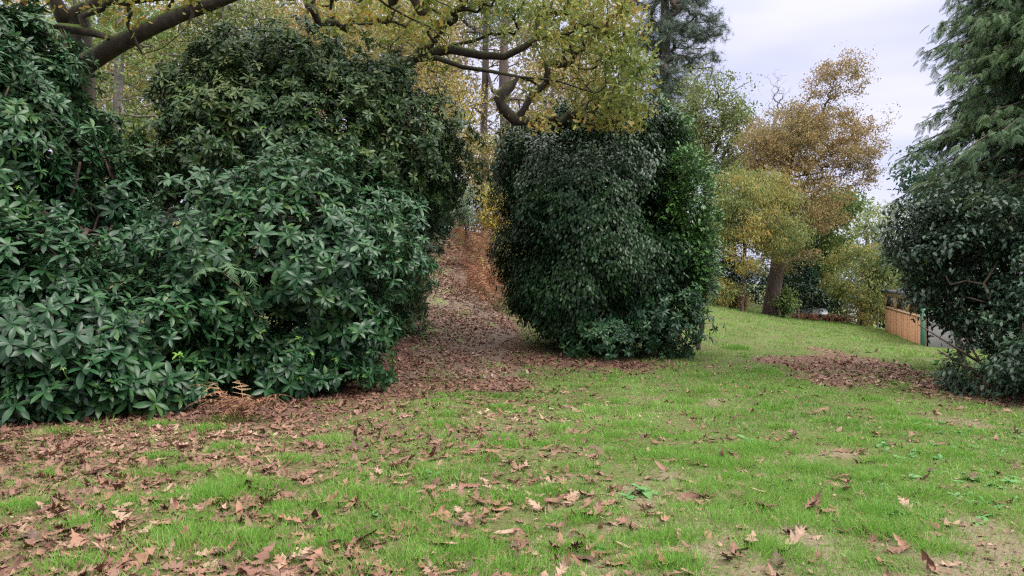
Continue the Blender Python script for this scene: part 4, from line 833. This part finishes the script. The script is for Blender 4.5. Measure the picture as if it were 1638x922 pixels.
S, D, Nn = ground_frame(m_, .35); pp = np.column_stack([x, y, gz(x, y) + rng.uniform(.002, .016, m_)]); la_.add(inst(*L_SIMPLE, pp, S, D, Nn, rng.uniform(.012, .04, m_)), 4, rng.random(m_))
m_ = 15000; tq = rng.random(m_) ** .8; x = np.interp(tq, seg, L[:, 0]) + rng.normal(0, .75, m_); y = np.interp(tq, seg, L[:, 1]) + rng.normal(0, .2, m_); kp = n2(x, y, .9, 61) + .25 * rng.random(m_) > .42; x, y = x[kp], y[kp]; m_ = len(x)
S, D, Nn = ground_frame(m_, .22); k = rng.integers(0, len(OAKLO), m_); s = rng.uniform(.06, .15, m_); r = np.clip(.35 + .65 * rng.random(m_), 0, 1); pp = np.column_stack([x, y, gz(x, y) + rng.uniform(.016, .04, m_)])
for j in range(len(OAKLO)): w_ = k == j; la_.add(inst(*OAKLO[j], pp[w_], S[w_], D[w_], Nn[w_], s[w_]), len(OAKLO[j][0]), r[w_])
V, f_, t_, at = la_.get(); lo_ = mesh_obj('leaf_litter', V, f_, t_, M['litter'], None, at, True); tag(lo_, 'carpet of small brown fallen leaves over path, bank foot and lawn', 'fallen leaves', kind='stuff')
CLS = [((.07, .033, .025), 'dark brown'), ((.14, .063, .042), 'rust brown'), ((.20, .098, .058), 'orange tan'), ((.26, .165, .115), 'pale tan')]
LM = []
for c, nm in CLS:
    LM.append(solid(nm + ' oak leaf', tuple(q * .75 for q in c), tuple(min(.6, q * 1.25) for q in c), 14, .55, spec=.35))
from mathutils import Matrix
for (u, v, sz, kk, rr) in ((1300, 818, .20, 2, .35), (1340, 770, .17, 5, .3), (1275, 875, .21, 7, .95), (1052, 773, .15, 1, .05), (828, 637, .19, 9, .6), (1215, 797, .14, 12, .8), (700, 830, .15, 3, .6), (120, 878, .21, 0, .6), (250, 845, .2, 4, .55), (480, 778, .18, 6, .55), (225, 905, .22, 8, .6), (420, 905, .21, 10, .35), (640, 705, .17, 2, .5), (270, 676, .19, 5, .35), (1325, 605, .17, 13, .9), (950, 630, .15, 1, .2), (1490, 915, .2, 6, .5)):
    d = EYE * F / (v - HV); x, y = (u - CU) / F * d, d; Sx, Dx, Nx = ground_frame(1, .3); IND.append((x, y, g1(x, y) + .03, sz, kk, rr, Sx[0], Dx[0], Nx[0]))
lm_cache = {}
for (x, y, z, s, k, r, S, D, Nn) in IND:
    c = min(3, int(r * 3.9)); key = (k, c)
    if key not in lm_cache:
        T, tf, tt = OAKS[k]; o = mesh_obj('oak_leaf', T, tf, tt, LM[c], None, None, True); lm_cache[key] = o
    else: o = lm_cache[key].copy(); COL.objects.link(o)
    mw = Matrix(((S[0], D[0], Nn[0], x), (S[1], D[1], Nn[1], y), (S[2], D[2], Nn[2], z), (0, 0, 0, 1))) @ Matrix.Scale(s, 4)
    o.matrix_world = mw
    tag(o, CLS[c][1] + ' lobed oak leaf lying on the foreground lawn', 'leaf', CLS[c][1] + ' oak leaves on the foreground lawn')
# broad-leaved weeds in the lawn
def weed(u, v, n, L, label, group='broad leaved weeds in the lawn', name='weed_plant', up=.5):
    d = EYE * F / (v - HV); x, y = (u - CU) / F * d, d; z = g1(x, y); acc = Acc(); rosettes(acc, np.array([[x, y, z + .01]]), np.array([[0, 0, 1.]]), L, strip_leaf([.04, .2, .28, .22, .03], [0, .25, .55, .8, 1], .2, .35), n, n, up)
    V, f_, t_, at = acc.get(); o = mesh_obj(name, V, f_, t_, M['weed'], None, at, loc=(x, y, z)); tag(o, label, 'weed', group)
weed(1030, 792, 10, .125, 'largest dock plant in the middle of the lawn with a leaf caught in it')
weed(1005, 800, 7, .09, 'smaller dock seedling left of the largest dock plant')
weed(1195, 705, 8, .13, 'low weed tuft near the lawn centre right of the camellia')
weed(1245, 785, 9, .11, 'grey green weed rosette beside the bright grass tuft')
weed(960, 880, 8, .09, 'small weed rosette near the bottom centre of the lawn')
weed(1390, 562, 10, .2, 'dark leafy weed at the back edge of the bare leaf patch', up=.9)
weed(1500, 582, 10, .2, 'leafy sprig at the foot of the grey shed wall', up=.9)
weed(690, 770, 8, .10, 'tufted weed among the fallen leaves at centre left')
weed(595, 830, 8, .10, 'low weed in the leaf strewn grass at lower left')
for k in range(80):
    u = rng.uniform(1400, 1635); v = rng.uniform(675, 840)
    weed(u, v, int(rng.integers(5, 9)), rng.uniform(.045, .085), 'small clover like weed in the patch at the right of the lawn', 'clover like weeds at the right of the lawn')
